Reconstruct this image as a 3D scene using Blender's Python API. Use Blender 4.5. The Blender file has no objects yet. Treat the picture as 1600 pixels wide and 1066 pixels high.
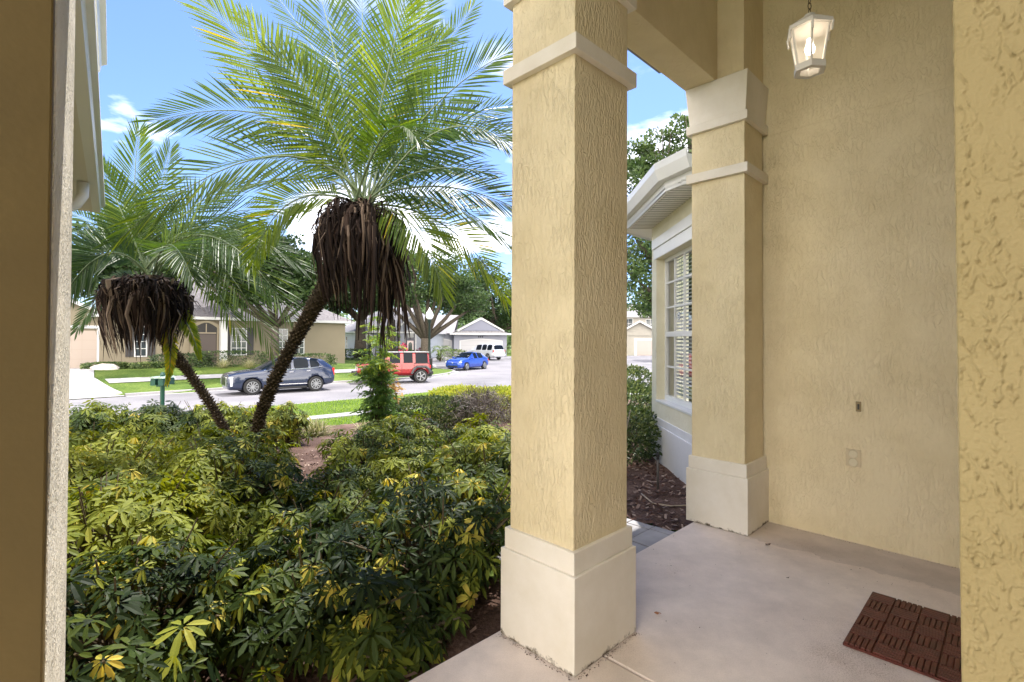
import bpy, bmesh, math, random
import numpy as np
from mathutils import Vector, noise, Matrix
R = math.radians
random.seed(7); rng = np.random.default_rng(7)
scene = bpy.context.scene
col = scene.collection

# ------------------------------------------------------------------ camera
CAMH = 1.40
F = 780.0
cam_d = bpy.data.cameras.new("camera"); cam = bpy.data.objects.new("camera", cam_d); col.objects.link(cam)
cam.location = (0, 0, CAMH)
cam.rotation_euler = (Matrix.Rotation(R(90)+0.0127, 4, 'X') @ Matrix.Rotation(0.0045, 4, 'Z')).to_euler()
cam_d.sensor_width = 36; cam_d.lens = F/1600*36
cam_d.shift_y = -11/1600
cam_d.clip_start = 0.05; cam_d.clip_end = 2000
scene.camera = cam

# ------------------------------------------------------------------ world, sun, exposure
SUN_EL, SUN_AZ = R(66), R(16)          # azimuth measured from +Y towards +X
w = bpy.data.worlds.new("World"); scene.world = w; w.use_nodes = True
nt = w.node_tree; nt.nodes.clear()
def N(t, typ, **k):
    n = t.nodes.new(typ)
    for a, b in k.items(): setattr(n, a, b)
    return n
sky = N(nt, 'ShaderNodeTexSky', sky_type='NISHITA', sun_disc=False, sun_elevation=SUN_EL, sun_rotation=SUN_AZ,
        air_density=1.0, dust_density=0.3, ozone_density=3.0)
bg = N(nt, 'ShaderNodeBackground'); bg.inputs[1].default_value = 0.07
out = N(nt, 'ShaderNodeOutputWorld')
tc = N(nt, 'ShaderNodeTexCoord')
mp = N(nt, 'ShaderNodeMapping'); mp.inputs['Scale'].default_value = (1.5, 1.5, 4.6); mp.inputs['Location'].default_value = (0.35, 0.1, 0.25)
nz = N(nt, 'ShaderNodeTexNoise'); nz.inputs['Scale'].default_value = 1.5; nz.inputs['Detail'].default_value = 7; nz.inputs['Roughness'].default_value = 0.52
rp = N(nt, 'ShaderNodeValToRGB'); rp.color_ramp.elements[0].position = 0.54; rp.color_ramp.elements[1].position = 0.67
sx = N(nt, 'ShaderNodeSeparateXYZ')
rz = N(nt, 'ShaderNodeMapRange'); rz.inputs[1].default_value = 0.62; rz.inputs[2].default_value = 0.12; rz.inputs[3].default_value = 0; rz.inputs[4].default_value = 1
ml = N(nt, 'ShaderNodeMath', operation='MULTIPLY'); ml.use_clamp = True
mx = N(nt, 'ShaderNodeMix', data_type='RGBA'); mx.inputs[7].default_value = (27, 25.2, 22.6, 1)
L = nt.links.new
L(tc.outputs['Generated'], mp.inputs[0]); L(mp.outputs[0], nz.inputs[0]); L(nz.outputs[0], rp.inputs[0])
L(tc.outputs['Generated'], sx.inputs[0]); L(sx.outputs[2], rz.inputs[0]); L(rz.outputs[0], ml.inputs[0]); L(rp.outputs[0], ml.inputs[1])
rear_fill = N(nt, 'ShaderNodeMapRange'); rear_fill.inputs[1].default_value = .05; rear_fill.inputs[2].default_value = -.35; rear_fill.inputs[3].default_value = 0; rear_fill.inputs[4].default_value = 1  # unseen bright cloud bank added behind the camera to fill the porch
nadd = N(nt, 'ShaderNodeMath', operation='MULTIPLY_ADD'); nadd.inputs[1].default_value = .20; mxx = N(nt, 'ShaderNodeMath', operation='MAXIMUM')
L(sx.outputs[1], rear_fill.inputs[0]); L(rear_fill.outputs[0], nadd.inputs[0]); L(nz.outputs[0], nadd.inputs[2]); L(nadd.outputs[0], rp.inputs[0]); L(rz.outputs[0], mxx.inputs[0]); L(rear_fill.outputs[0], mxx.inputs[1]); L(mxx.outputs[0], ml.inputs[0])
L(ml.outputs[0], mx.inputs[0]); tn = N(nt, 'ShaderNodeMix', data_type='RGBA', blend_type='MULTIPLY'); tn.inputs[0].default_value = 1; tn.inputs[7].default_value = (.80, .87, 1.10, 1); L(sky.outputs[0], tn.inputs[6]); L(tn.outputs[2], mx.inputs[6]); L(mx.outputs[2], bg.inputs[0]); L(bg.outputs[0], out.inputs[0])

sd = bpy.data.lights.new("sun", 'SUN'); sun = bpy.data.objects.new("sun", sd); col.objects.link(sun)
sd.energy = 2.05; sd.angle = R(0.5); sd.color = (1, .95, .87)
sdir = Vector((math.sin(SUN_AZ)*math.cos(SUN_EL), math.cos(SUN_AZ)*math.cos(SUN_EL), math.sin(SUN_EL)))
sun.rotation_euler = sdir.to_track_quat('Z', 'Y').to_euler()
scene.view_settings.view_transform = 'Standard'; scene.view_settings.look = 'None'
scene.view_settings.exposure = 1.92; scene.view_settings.gamma = 1
scene.render.engine = 'CYCLES'
scene.cycles.max_bounces = 8; scene.cycles.diffuse_bounces = 5; scene.cycles.transparent_max_bounces = 12

# ------------------------------------------------------------------ materials
def mat(name):
    m = bpy.data.materials.new(name); m.use_nodes = True
    t = m.node_tree; b = t.nodes['Principled BSDF']
    return m, t, b
def simple(name, c, rough=0.6, metal=0.0, spec=0.5, emit=0, var=0.0, vs=8, bump=0, bs=40):
    m, t, b = mat(name)
    b.inputs['Base Color'].default_value = (*c, 1); b.inputs['Roughness'].default_value = rough
    b.inputs['Metallic'].default_value = metal; b.inputs['Specular IOR Level'].default_value = spec
    if emit: b.inputs['Emission Color'].default_value = (*c, 1); b.inputs['Emission Strength'].default_value = emit
    if var:
        tc = N(t, 'ShaderNodeTexCoord'); n = N(t, 'ShaderNodeTexNoise'); n.inputs['Scale'].default_value = vs; n.inputs['Detail'].default_value = 6
        r = N(t, 'ShaderNodeValToRGB'); r.color_ramp.elements[0].position = .3; r.color_ramp.elements[1].position = .7
        r.color_ramp.elements[0].color = (*[x*(1-var) for x in c], 1); r.color_ramp.elements[1].color = (*[min(1, x*(1+var)) for x in c], 1)
        t.links.new(tc.outputs['Object'], n.inputs[0]); t.links.new(n.outputs[0], r.inputs[0]); t.links.new(r.outputs[0], b.inputs['Base Color'])
    if bump:
        tc = N(t, 'ShaderNodeTexCoord'); n = N(t, 'ShaderNodeTexNoise'); n.inputs['Scale'].default_value = bs; n.inputs['Detail'].default_value = 5
        bp = N(t, 'ShaderNodeBump'); bp.inputs['Strength'].default_value = 1; bp.inputs['Distance'].default_value = bump
        t.links.new(tc.outputs['Object'], n.inputs[0]); t.links.new(n.outputs[0], bp.inputs['Height']); t.links.new(bp.outputs[0], b.inputs['Normal'])
    return m
def stucco(name, c, depth=.004, scale=26, zs=.28, rough=.75, worm=True):
    m, t, b = mat(name); l = t.links.new
    b.inputs['Roughness'].default_value = rough; b.inputs['Specular IOR Level'].default_value = .3
    tc = N(t, 'ShaderNodeTexCoord')
    mp = N(t, 'ShaderNodeMapping'); mp.inputs['Scale'].default_value = (1, 1, zs)
    n1 = N(t, 'ShaderNodeTexNoise'); n1.inputs['Scale'].default_value = scale; n1.inputs['Detail'].default_value = 2.5; n1.inputs['Distortion'].default_value = .6
    l(tc.outputs['Object'], mp.inputs[0]); l(mp.outputs[0], n1.inputs[0])
    s = N(t, 'ShaderNodeMath', operation='SUBTRACT'); s.inputs[1].default_value = .5
    a = N(t, 'ShaderNodeMath', operation='ABSOLUTE'); l(n1.outputs[0], s.inputs[0]); l(s.outputs[0], a.inputs[0])
    r = N(t, 'ShaderNodeMapRange', interpolation_type='SMOOTHSTEP'); r.inputs[1].default_value = 0; r.inputs[2].default_value = .11; r.inputs[3].default_value = 1; r.inputs[4].default_value = 0
    l(a.outputs[0], r.inputs[0])
    # patchy mask
    n2 = N(t, 'ShaderNodeTexNoise'); n2.inputs['Scale'].default_value = 5; n2.inputs['Detail'].default_value = 3; l(tc.outputs['Object'], n2.inputs[0])
    r2 = N(t, 'ShaderNodeMapRange'); r2.inputs[1].default_value = .35; r2.inputs[2].default_value = .6; r2.inputs[3].default_value = .35; l(n2.outputs[0], r2.inputs[0])
    mu = N(t, 'ShaderNodeMath', operation='MULTIPLY'); l(r.outputs[0], mu.inputs[0]); l(r2.outputs[0], mu.inputs[1])
    n3 = N(t, 'ShaderNodeTexNoise'); n3.inputs['Scale'].default_value = 150; n3.inputs['Detail'].default_value = 3; l(tc.outputs['Object'], n3.inputs[0])
    ad = N(t, 'ShaderNodeMath', operation='MULTIPLY_ADD'); ad.inputs[1].default_value = .22; l(n3.outputs[0], ad.inputs[0]); l(mu.outputs[0], ad.inputs[2])
    bp = N(t, 'ShaderNodeBump'); bp.inputs['Strength'].default_value = 1; bp.inputs['Distance'].default_value = depth
    l((ad if worm else n3).outputs[0], bp.inputs['Height']); l(bp.outputs[0], b.inputs['Normal'])
    # paint tone: slight blotches and grime
    n4 = N(t, 'ShaderNodeTexNoise'); n4.inputs['Scale'].default_value = 2.2; n4.inputs['Detail'].default_value = 8; n4.inputs['Roughness'].default_value = .65; l(tc.outputs['Object'], n4.inputs[0])
    cr = N(t, 'ShaderNodeValToRGB'); cr.color_ramp.elements[0].position = .3; cr.color_ramp.elements[1].position = .62
    cr.color_ramp.elements[0].color = (c[0]*.86, c[1]*.84, c[2]*.78, 1); cr.color_ramp.elements[1].color = (*c, 1)
    l(n4.outputs[0], cr.inputs[0]); l(cr.outputs[0], b.inputs['Base Color'])
    return m
def leafmat(name, stops, trans=.35, rough=.45, spec=.4):
    """colour by the per-leaf 'tint' attribute"""
    m, t, b = mat(name); l = t.links.new
    at = N(t, 'ShaderNodeAttribute', attribute_name='tint'); r = N(t, 'ShaderNodeValToRGB')
    e = r.color_ramp.elements
    while len(e) < len(stops): e.new(.5)
    for i, (p, c) in enumerate(stops): e[i].position = p; e[i].color = (*c, 1)
    l(at.outputs['Fac'], r.inputs[0]); l(r.outputs[0], b.inputs['Base Color'])
    b.inputs['Roughness'].default_value = rough; b.inputs['Specular IOR Level'].default_value = spec
    tr = N(t, 'ShaderNodeBsdfTranslucent'); hs = N(t, 'ShaderNodeHueSaturation'); hs.inputs['Hue'].default_value = .48; hs.inputs['Saturation'].default_value = 1.15; hs.inputs['Value'].default_value = 2.2
    l(r.outputs[0], hs.inputs['Color']); l(hs.outputs[0], tr.inputs[0])
    ms = N(t, 'ShaderNodeMixShader'); ms.inputs[0].default_value = trans
    o = t.nodes['Material Output']; l(b.outputs[0], ms.inputs[1]); l(tr.outputs[0], ms.inputs[2]); l(ms.outputs[0], o.inputs[0])
    return m
def glassmat(name, c=(.8, .85, .9), gloss=.25):
    m, t, b = mat(name); l = t.links.new
    tr = N(t, 'ShaderNodeBsdfTransparent'); tr.inputs[0].default_value = (*c, 1)
    g = N(t, 'ShaderNodeBsdfGlossy'); g.inputs['Roughness'].default_value = .02
    fr = N(t, 'ShaderNodeFresnel'); fr.inputs[0].default_value = 1.5
    mm = N(t, 'ShaderNodeMath', operation='MULTIPLY_ADD'); mm.inputs[1].default_value = .3; mm.inputs[2].default_value = gloss; mm.use_clamp = True
    ms = N(t, 'ShaderNodeMixShader'); l(fr.outputs[0], mm.inputs[0]); l(mm.outputs[0], ms.inputs[0])
    l(tr.outputs[0], ms.inputs[1]); l(g.outputs[0], ms.inputs[2]); l(ms.outputs[0], t.nodes['Material Output'].inputs[0])
    return m
def ramp_noise(name, stops, scale, rough=.9, bump=.01, detail=8, bscale=None, coarse=None):
    m, t, b = mat(name); l = t.links.new
    tc = N(t, 'ShaderNodeTexCoord'); n = N(t, 'ShaderNodeTexNoise'); n.inputs['Scale'].default_value = scale; n.inputs['Detail'].default_value = detail; n.inputs['Roughness'].default_value = .65
    l(tc.outputs['Object'], n.inputs[0]); r = N(t, 'ShaderNodeValToRGB'); e = r.color_ramp.elements
    while len(e) < len(stops): e.new(.5)
    for i, (p, c) in enumerate(stops): e[i].position = p; e[i].color = (*c, 1)
    src = n.outputs[0]
    if coarse:
        n2 = N(t, 'ShaderNodeTexNoise'); n2.inputs['Scale'].default_value = coarse; n2.inputs['Detail'].default_value = 4; l(tc.outputs['Object'], n2.inputs[0])
        a = N(t, 'ShaderNodeMath', operation='MULTIPLY_ADD'); a.inputs[1].default_value = .5; l(n2.outputs[0], a.inputs[0])
        h = N(t, 'ShaderNodeMath', operation='MULTIPLY'); h.inputs[1].default_value = .5; l(n.outputs[0], h.inputs[0]); l(h.outputs[0], a.inputs[2]); src = a.outputs[0]
    l(src, r.inputs[0]); l(r.outputs[0], b.inputs['Base Color']); b.inputs['Roughness'].default_value = rough; b.inputs['Specular IOR Level'].default_value = .2
    bp = N(t, 'ShaderNodeBump'); bp.inputs['Distance'].default_value = bump; n3 = N(t, 'ShaderNodeTexNoise'); n3.inputs['Scale'].default_value = bscale or scale; n3.inputs['Detail'].default_value = 4
    l(tc.outputs['Object'], n3.inputs[0]); l(n3.outputs[0], bp.inputs['Height']); l(bp.outputs[0], b.inputs['Normal'])
    return m

CREAM = (.83, .72, .49)
M = dict(
 pale_stem=simple('pale_stem_bark', (.24, .19, .12), .8, var=.3),
 wall=stucco('cream_stucco', CREAM, .0032, 52, .30),
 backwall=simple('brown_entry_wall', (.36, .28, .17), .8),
 smooth=simple('smooth_cream_shaded', (.12, .082, .024), .75, var=.14, vs=3, bump=.0006, bs=60),  # cream darkened to put the left pier's shade into the colour
 side=stucco('cream_side_stucco', CREAM, .0030, 46, .30),
 wall_soft=stucco('cream_stucco_soft', CREAM, .0022, 18, .25),
 heavy=stucco('heavy_stucco_shaded', (.34, .275, .14), .0012, 60, .5, worm=False),  # house cream darkened to olive, so shade sits in the colour
 pale=stucco('pale_cream_stucco', (.82, .78, .62), .002, 30, .5),
 sand=stucco('sand_stucco', (.80, .75, .65), .006, 110, .35),
 trim=stucco('cream_trim', (.85, .80, .72), .0008, 60, .6, worm=False),
 white=simple('white_paint', (.78, .78, .77), .4, var=.04, vs=3),
 far_white=simple('house_trim_white', (.52, .52, .53), .5, var=.06, vs=2),
 soffit=simple('white_soffit', (.82, .81, .78), .6),
 concrete=ramp_noise('porch_concrete', [(.32, (.42, .32, .26)), (.42, (.75, .645, .58)), (.62, (.86, .76, .69))], 170, .8, .0010, 10, 190, coarse=1.6),
 road=ramp_noise('asphalt', [(.36, (.13, .128, .14)), (.5, (.19, .185, .20)), (.62, (.23, .22, .235))], 30, .9, .003, 10, 60, coarse=.35),
 walk=ramp_noise('sidewalk_concrete', [(.36, (.25, .245, .25)), (.64, (.36, .35, .36))], 20, .9, .002, coarse=.6),
 lawn=ramp_noise('grass', [(.34, (.03, .065, .010)), (.48, (.075, .125, .018)), (.62, (.16, .21, .045))], 9, .9, .03, 10, 60, coarse=.5),
 mulch=ramp_noise('mulch', [(.3, (.05, .028, .02)), (.5, (.12, .072, .055)), (.7, (.27, .185, .15))], 45, .95, .02, 8, 60, coarse=2),
 bark=ramp_noise('bark', [(.3, (.03, .024, .018)), (.7, (.13, .11, .09))], 14, .95, .03),
 palmtrunk=ramp_noise('palm_bark', [(.3, (.018, .014, .009)), (.7, (.08, .062, .04))], 30, .95, .01),
 boot=ramp_noise('palm_boot', [(.3, (.03, .022, .014)), (.7, (.14, .105, .065))], 12, .9, .004),
 stem=simple('shrub_stem', (.13, .10, .06), .8, var=.3),
 black=simple('black_plastic', (.012, .012, .013), .5),
 rubber=simple('tyre_rubber', (.02, .02, .02), .8),
 alloy=simple('wheel_alloy', (.34, .35, .37), .35, .7),
 chrome=simple('chrome', (.8, .8, .82), .12, 1),
 lamp_red=simple('tail_lamp', (.5, .01, .01), .2),
 lamp_clear=simple('head_lamp', (.75, .78, .8), .1, .3),
 glass=glassmat('window_glass', (.85, .88, .9), .03),
 blind=simple('blind_white', (.58, .58, .57), .5),
 dark=simple('dark_room', (.03, .03, .03), .9),
 green_metal=simple('dark_green_metal', (.012, .06, .045), .35, .2),
 mat_red=simple('brown_rubber', (.105, .022, .013), .5, var=.3, vs=30, bump=.0006, bs=200),
)
def stuccoless(name, c, **k): return simple(name, c, .85, var=.05, vs=1.2, **k)

def floor_tone(m):
    t = m.node_tree; b = t.nodes['Principled BSDF']; l = t.links.new; src = b.inputs['Base Color'].links[0].from_socket
    tc = N(t, 'ShaderNodeTexCoord'); n = N(t, 'ShaderNodeTexNoise'); n.inputs['Scale'].default_value = 3.5; n.inputs['Detail'].default_value = 8; n.inputs['Roughness'].default_value = .7; l(tc.outputs['Object'], n.inputs[0])
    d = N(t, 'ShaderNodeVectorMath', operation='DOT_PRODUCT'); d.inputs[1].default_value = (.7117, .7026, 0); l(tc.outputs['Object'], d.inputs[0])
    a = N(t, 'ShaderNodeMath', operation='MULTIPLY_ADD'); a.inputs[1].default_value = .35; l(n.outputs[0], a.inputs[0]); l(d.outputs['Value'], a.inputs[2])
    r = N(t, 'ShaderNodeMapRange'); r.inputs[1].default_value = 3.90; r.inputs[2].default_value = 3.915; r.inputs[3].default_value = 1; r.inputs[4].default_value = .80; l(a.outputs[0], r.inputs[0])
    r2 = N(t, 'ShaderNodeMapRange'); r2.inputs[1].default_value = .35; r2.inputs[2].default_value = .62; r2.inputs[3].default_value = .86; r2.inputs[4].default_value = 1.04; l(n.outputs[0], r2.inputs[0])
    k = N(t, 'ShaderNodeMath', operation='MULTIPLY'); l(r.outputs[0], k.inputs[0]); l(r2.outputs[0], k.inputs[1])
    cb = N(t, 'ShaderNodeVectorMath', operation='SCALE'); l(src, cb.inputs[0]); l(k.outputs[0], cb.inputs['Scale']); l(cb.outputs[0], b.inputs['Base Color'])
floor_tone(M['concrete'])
def dirt(m, z1=.05):
    t = m.node_tree; b = t.nodes['Principled BSDF']; l = t.links.new; src = b.inputs['Base Color'].links[0].from_socket
    tc = N(t, 'ShaderNodeTexCoord'); s_ = N(t, 'ShaderNodeSeparateXYZ'); l(tc.outputs['Object'], s_.inputs[0])
    n = N(t, 'ShaderNodeTexNoise'); n.inputs['Scale'].default_value = 22; n.inputs['Detail'].default_value = 7; n.inputs['Roughness'].default_value = .7; l(tc.outputs['Object'], n.inputs[0])
    r = N(t, 'ShaderNodeMapRange'); r.inputs[1].default_value = 0; r.inputs[2].default_value = z1; r.inputs[3].default_value = .62; r.inputs[4].default_value = .28; l(s_.outputs[2], r.inputs[0])
    g = N(t, 'ShaderNodeMath', operation='SUBTRACT'); l(r.outputs[0], g.inputs[0]); l(n.outputs[0], g.inputs[1])
    k = N(t, 'ShaderNodeMath', operation='MULTIPLY'); k.inputs[1].default_value = 6; k.use_clamp = True; l(g.outputs[0], k.inputs[0])
    mx = N(t, 'ShaderNodeMix', data_type='RGBA'); mx.inputs[7].default_value = (.10, .07, .035, 1); l(k.outputs[0], mx.inputs[0]); l(src, mx.inputs[6]); l(mx.outputs[2], b.inputs['Base Color'])
dirt(M['trim'])
# ------------------------------------------------------------------ mesh builder
def H(u, v, z): return (.7117*u-.7026*v, .7026*u+.7117*v, z)      # house axes -> world
def ID(x, y, z): return (x, y, z)
def px(x, y, d): return Vector(((x-800)/F*d, d, CAMH-(y-532)/F*d))
class MB:
    def __init__(s, T=ID): s.v = []; s.f = []; s.t = []; s.m = []; s.T = T
    def add(s, vs, fs, tint=None, m=0):
        o = len(s.v); s.v += [s.T(*p) for p in vs]; s.f += [tuple(i+o for i in f) for f in fs]
        s.t += [tint if tint is not None else .5]*len(fs) if not isinstance(tint, (list, np.ndarray)) else list(tint); s.m += [m]*len(fs); return s
    def box(s, x0, x1, y0, y1, z0, z1, m=0):
        return s.prism([(x0, y0), (x1, y0), (x1, y1), (x0, y1)], z0, z1, m=m)
    def prism(s, poly, z0, z1, top=None, m=0):
        n = len(poly); tp = top or poly
        vs = [(x, y, z0) for x, y in poly]+[(x, y, z1) for x, y in tp]
        return s.add(vs, [tuple(range(n-1, -1, -1)), tuple(range(n, 2*n))]+[(i, (i+1) % n, n+(i+1) % n, n+i) for i in range(n)], m=m)
    def tube(s, path, rad, n=8, tint=None, m=0, cap=True):
        path = [Vector(p) for p in path]; k = len(path)
        if not hasattr(rad, '__len__'): rad = [rad]*k
        vs = []; up = Vector((0, 0, 1)); last = None
        for i, p in enumerate(path):
            d = (path[min(i+1, k-1)]-path[max(i-1, 0)]).normalized()
            a = last if last is not None else (Vector((1, 0, 0)) if abs(d.z) > .9 else up)
            x = (a-d*a.dot(d)).normalized(); y = d.cross(x); last = x
            for j in range(n):
                t = 2*math.pi*j/n; vs.append(tuple(p+(x*math.cos(t)+y*math.sin(t))*rad[i]))
        fs = [(i*n+j, i*n+(j+1) % n, (i+1)*n+(j+1) % n, (i+1)*n+j) for i in range(k-1) for j in range(n)]
        if cap: fs += [tuple(range(n-1, -1, -1)), tuple(range((k-1)*n, k*n))]
        return s.add(vs, fs, tint, m)
    def cyl(s, c, axis, r, h, n=24, r2=None, m=0):
        c = Vector(c); a = Vector(axis).normalized()
        return s.tube([c-a*h/2, c+a*h/2], [r, r if r2 is None else r2], n, m=m)
    def lathe(s, c, prof, n=16, m=0):
        vs = [(c[0]+r*math.cos(2*math.pi*j/n), c[1]+r*math.sin(2*math.pi*j/n), c[2]+z) for r, z in prof for j in range(n)]
        k = len(prof)
        fs = [(i*n+j, i*n+(j+1) % n, (i+1)*n+(j+1) % n, (i+1)*n+j) for i in range(k-1) for j in range(n)]
        fs += [tuple(range(n-1, -1, -1)), tuple(range((k-1)*n, k*n))]
        return s.add(vs, fs, m=m)
    def build(s, name, m, parent=None, smooth=False, bevel=0, label=None, kind=None, cat=None, group=None):
        me = bpy.data.meshes.new(name); me.from_pydata(s.v, [], s.f)
        ms = m if isinstance(m, (list, tuple)) else [m]
        for q in ms: me.materials.append(q)
        me.polygons.foreach_set('material_index', s.m)
        a = me.attributes.new('tint', 'FLOAT', 'FACE'); a.data.foreach_set('value', [float(x) for x in s.t])
        if smooth: me.polygons.foreach_set('use_smooth', [True]*len(s.f))
        me.update()
        o = bpy.data.objects.new(name, me); col.objects.link(o)
        if parent is not None:
            o.parent = parent; pl = parent
            off = Vector((0, 0, 0))
            while pl is not None: off += pl.location; pl = pl.parent
            # vertices are given in world space: shift into the parent's frame
            if off.length > 0 and not parent.get('local'): me.transform(Matrix.Translation(-off))
        if bevel:
            b = o.modifiers.new('bevel', 'BEVEL'); b.width = bevel; b.segments = 2; b.limit_method = 'ANGLE'; b.angle_limit = R(40)
        tag(o, label, cat, group, kind); return o
def tag(o, label=None, cat=None, group=None, kind=None):
    if label: o['label'] = label
    if cat: o['category'] = cat
    if group: o['group'] = group
    if kind: o['kind'] = kind
def thing(name, label, cat, loc=(0, 0, 0), group=None):
    o = bpy.data.objects.new(name, None); o.empty_display_size = .2; col.objects.link(o); o.location = loc; tag(o, label, cat, group); return o
def lthing(*a, rotz=0, **k):        # a thing whose parts are built in local coordinates
    o = thing(*a, **k); o.rotation_euler = (0, 0, rotz); return o
def localmark(o): pass

# ------------------------------------------------------------------ ground
near_k = [(-30, -2), (-20, 8), (-14, 13.6), (-8.5, 18.6), (-5.3, 21.8), (-3.5, 24.0), (-1.8, 25), (0, 25.5), (6, 26.5), (40, 30)]
far_part = [(40, 76), (4, 72), (1.5, 68), (-10, 68), (-11.5, 66), (-8, 50), (-6.8, 44), (-5.0, 41.5), (-4.4, 39.3), (-4.7, 37), (-5.6, 34), (-7.5, 31.2), (-10.5, 28.9), (-14.7, 24.6), (-17, 22), (-25, 14), (-36, 3)]
road_poly = np.array(near_k+far_part)
nk = len(near_k)
def dist_poly(P):
    A = road_poly; B = np.roll(A, -1, axis=0); best = np.full(len(P), 1e9); idx = np.zeros(len(P), int); ins = np.zeros(len(P), bool)
    for i in range(len(A)):
        a, b = A[i], B[i]; ab = b-a; t = np.clip(((P-a)@ab)/(ab@ab), 0, 1); q = a+t[:, None]*ab; d = np.hypot(*(P-q).T)
        u = d < best-1e-6; best[u] = d[u]; idx[u] = i
        if abs(a[1]-b[1]) > 1e-9:
            c = ((a[1] > P[:, 1]) != (b[1] > P[:, 1])) & (P[:, 0] < (b[0]-a[0])*(P[:, 1]-a[1])/(b[1]-a[1])+a[0]); ins ^= c
    return best, idx, ins
def roadz(Y): return np.interp(Y, [44, 64, 90], [-1.15, -.75, -.75])
def gz(P):
    P = np.atleast_2d(np.asarray(P, float)); d, i, ins = dist_poly(P)
    near = (i < nk-1) | (P[:, 1] < 8)
    zn = np.interp(d, [0, 4, 7, 11, 15, 18], [-1.04, -.95, -.72, -.38, -.14, -.1])
    tgt = np.interp(P[:, 1], [36, 50], [-.36, -.62]); t = np.clip(d/np.interp(P[:, 1], [36, 50], [8, 16]), 0, 1); t = t*t*(3-2*t)
    zf = -1.04*(1-t)+tgt*t
    zf = np.where(P[:, 1] > 55, np.maximum(zf, -.8), zf)
    z = np.where(near, zn, zf)
    return np.where(ins, roadz(P[:, 1])-.12, z)
def g1(x, y): return float(gz([[x, y]])[0])
# lawn sheet
xs = np.concatenate([np.linspace(-500, -45, 12)[:-1], np.linspace(-45, 25, 201), np.linspace(25, 500, 14)[1:]])
ys = np.concatenate([np.linspace(-300, -5, 8)[:-1], np.linspace(-5, 75, 230), np.linspace(75, 900, 14)[1:]])
GX, GY = np.meshgrid(xs, ys); P = np.stack([GX.ravel(), GY.ravel()], 1); Z = gz(P)
inside_house = (P[:, 0]*-.7026+P[:, 1]*.7117 < 1.6)
Z = np.where(inside_house & (P[:, 1] < 12) & (P[:, 0] > -8), np.minimum(Z, -.25), Z)
nx, ny = len(xs), len(ys)
mb = MB(); mb.add([(a, b, c) for (a, b), c in zip(P, Z)], [(j*nx+i, j*nx+i+1, (j+1)*nx+i+1, (j+1)*nx+i) for j in range(ny-1) for i in range(nx-1)])
mb.build('lawn', M['lawn'], smooth=True, kind='structure')
def drape(name, poly, zf, m, cuts=3, kind='structure'):
    bm = bmesh.new(); vs = [bm.verts.new((x, y, 0)) for x, y in poly]; bm.faces.new(vs)
    bmesh.ops.triangulate(bm, faces=bm.faces[:])
    for _ in range(cuts): bmesh.ops.subdivide_edges(bm, edges=[e for e in bm.edges if e.calc_length() > .8], cuts=1, use_grid_fill=True); bmesh.ops.triangulate(bm, faces=[f for f in bm.faces if len(f.verts) > 4])
    pts = np.array([v.co[:2] for v in bm.verts]); zz = zf(pts)
    for v, z in zip(bm.verts, zz): v.co.z = z
    bmesh.ops.recalc_face_normals(bm, faces=bm.faces)
    for f in bm.faces:
        if f.normal.z < 0: f.normal_flip()
    me = bpy.data.meshes.new(name); bm.to_mesh(me); bm.free(); me.materials.append(m)
    o = bpy.data.objects.new(name, me); col.objects.link(o); o['kind'] = kind; return o
drape('road', [tuple(p) for p in road_poly], lambda p: roadz(p[:, 1]), M['road'], 5)
def resample(pl, n):
    pl = np.array(pl, float); d = np.r_[0, np.cumsum(np.hypot(*np.diff(pl, axis=0).T))]; t = np.linspace(0, d[-1], n)
    return np.stack([np.interp(t, d, pl[:, 0]), np.interp(t, d, pl[:, 1])], 1)
def offset(pl, o):
    pl = np.array(pl, float); t = np.gradient(pl, axis=0); t /= np.hypot(*t.T)[:, None]; nrm = np.stack([t[:, 1], -t[:, 0]], 1); return pl+nrm*o
def ribbon(name, a, b, off, m, n=80, k=3, zf=gz, thick=.0):
    a = resample(a, n); b = resample(b, n); rows = [a*(1-s)+b*s for s in np.linspace(0, 1, k+1)]
    pts = np.concatenate(rows); z = zf(pts)+off; mb = MB()
    mb.add([(p[0], p[1], q) for p, q in zip(pts, z)], [(r*n+i, r*n+i+1, (r+1)*n+i+1, (r+1)*n+i) for r in range(k) for i in range(n-1)])
    if thick:
        for row in (0, k):
            e = rows[row]; zz = zf(e)+off
            mb.add([(p[0], p[1], q) for p, q in zip(e, zz)]+[(p[0], p[1], q-thick) for p, q in zip(e, zz)], [(i, i+1, n+i+1, n+i) for i in range(n-1)])
    return mb.build(name, m, kind='structure')
nk_s = resample(near_k[:-1], 60)
ribbon('pavement', offset(nk_s, 4.4), offset(nk_s, 5.6), .035, M['walk'], 120, 3, thick=.1)
def kerb(name, pl, side):
    n = 90; a = resample(pl, n); prof = [(-.30, -1.145), (-.02, -1.14), (0, -1.03), (.14, -1.02), (.16, -1.2)]
    mb = MB(); vs = []
    for o, z in prof:
        q = offset(a, o*side); vs += [(x, y, z+(float(roadz(y))+1.15)) for x, y in q]
    k = len(prof); mb.add(vs, [(r*n+i, r*n+i+1, (r+1)*n+i+1, (r+1)*n+i) for r in range(k-1) for i in range(n-1)]); mb.build(name, M['walk'], kind='structure')
kerb('kerb', near_k, 1)
kerb('kerb', far_part[5:15], 1)
# far sidewalk and driveways
fk = resample(far_part[7:15], 60)
ribbon('pavement', offset(fk, 3.3), offset(fk, 4.4), .035, M['walk'], 80, 3)
drv = lambda off: (lambda p: np.maximum(gz(p), roadz(p[:, 1])-.02)+off)
drape('driveway', [(-17, 22), (-20.9, 25.0), (-24.6, 29.4), (-30, 25), (-26, 20), (-25.5, 13.4)], drv(.05), M['walk'], 4)
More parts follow.
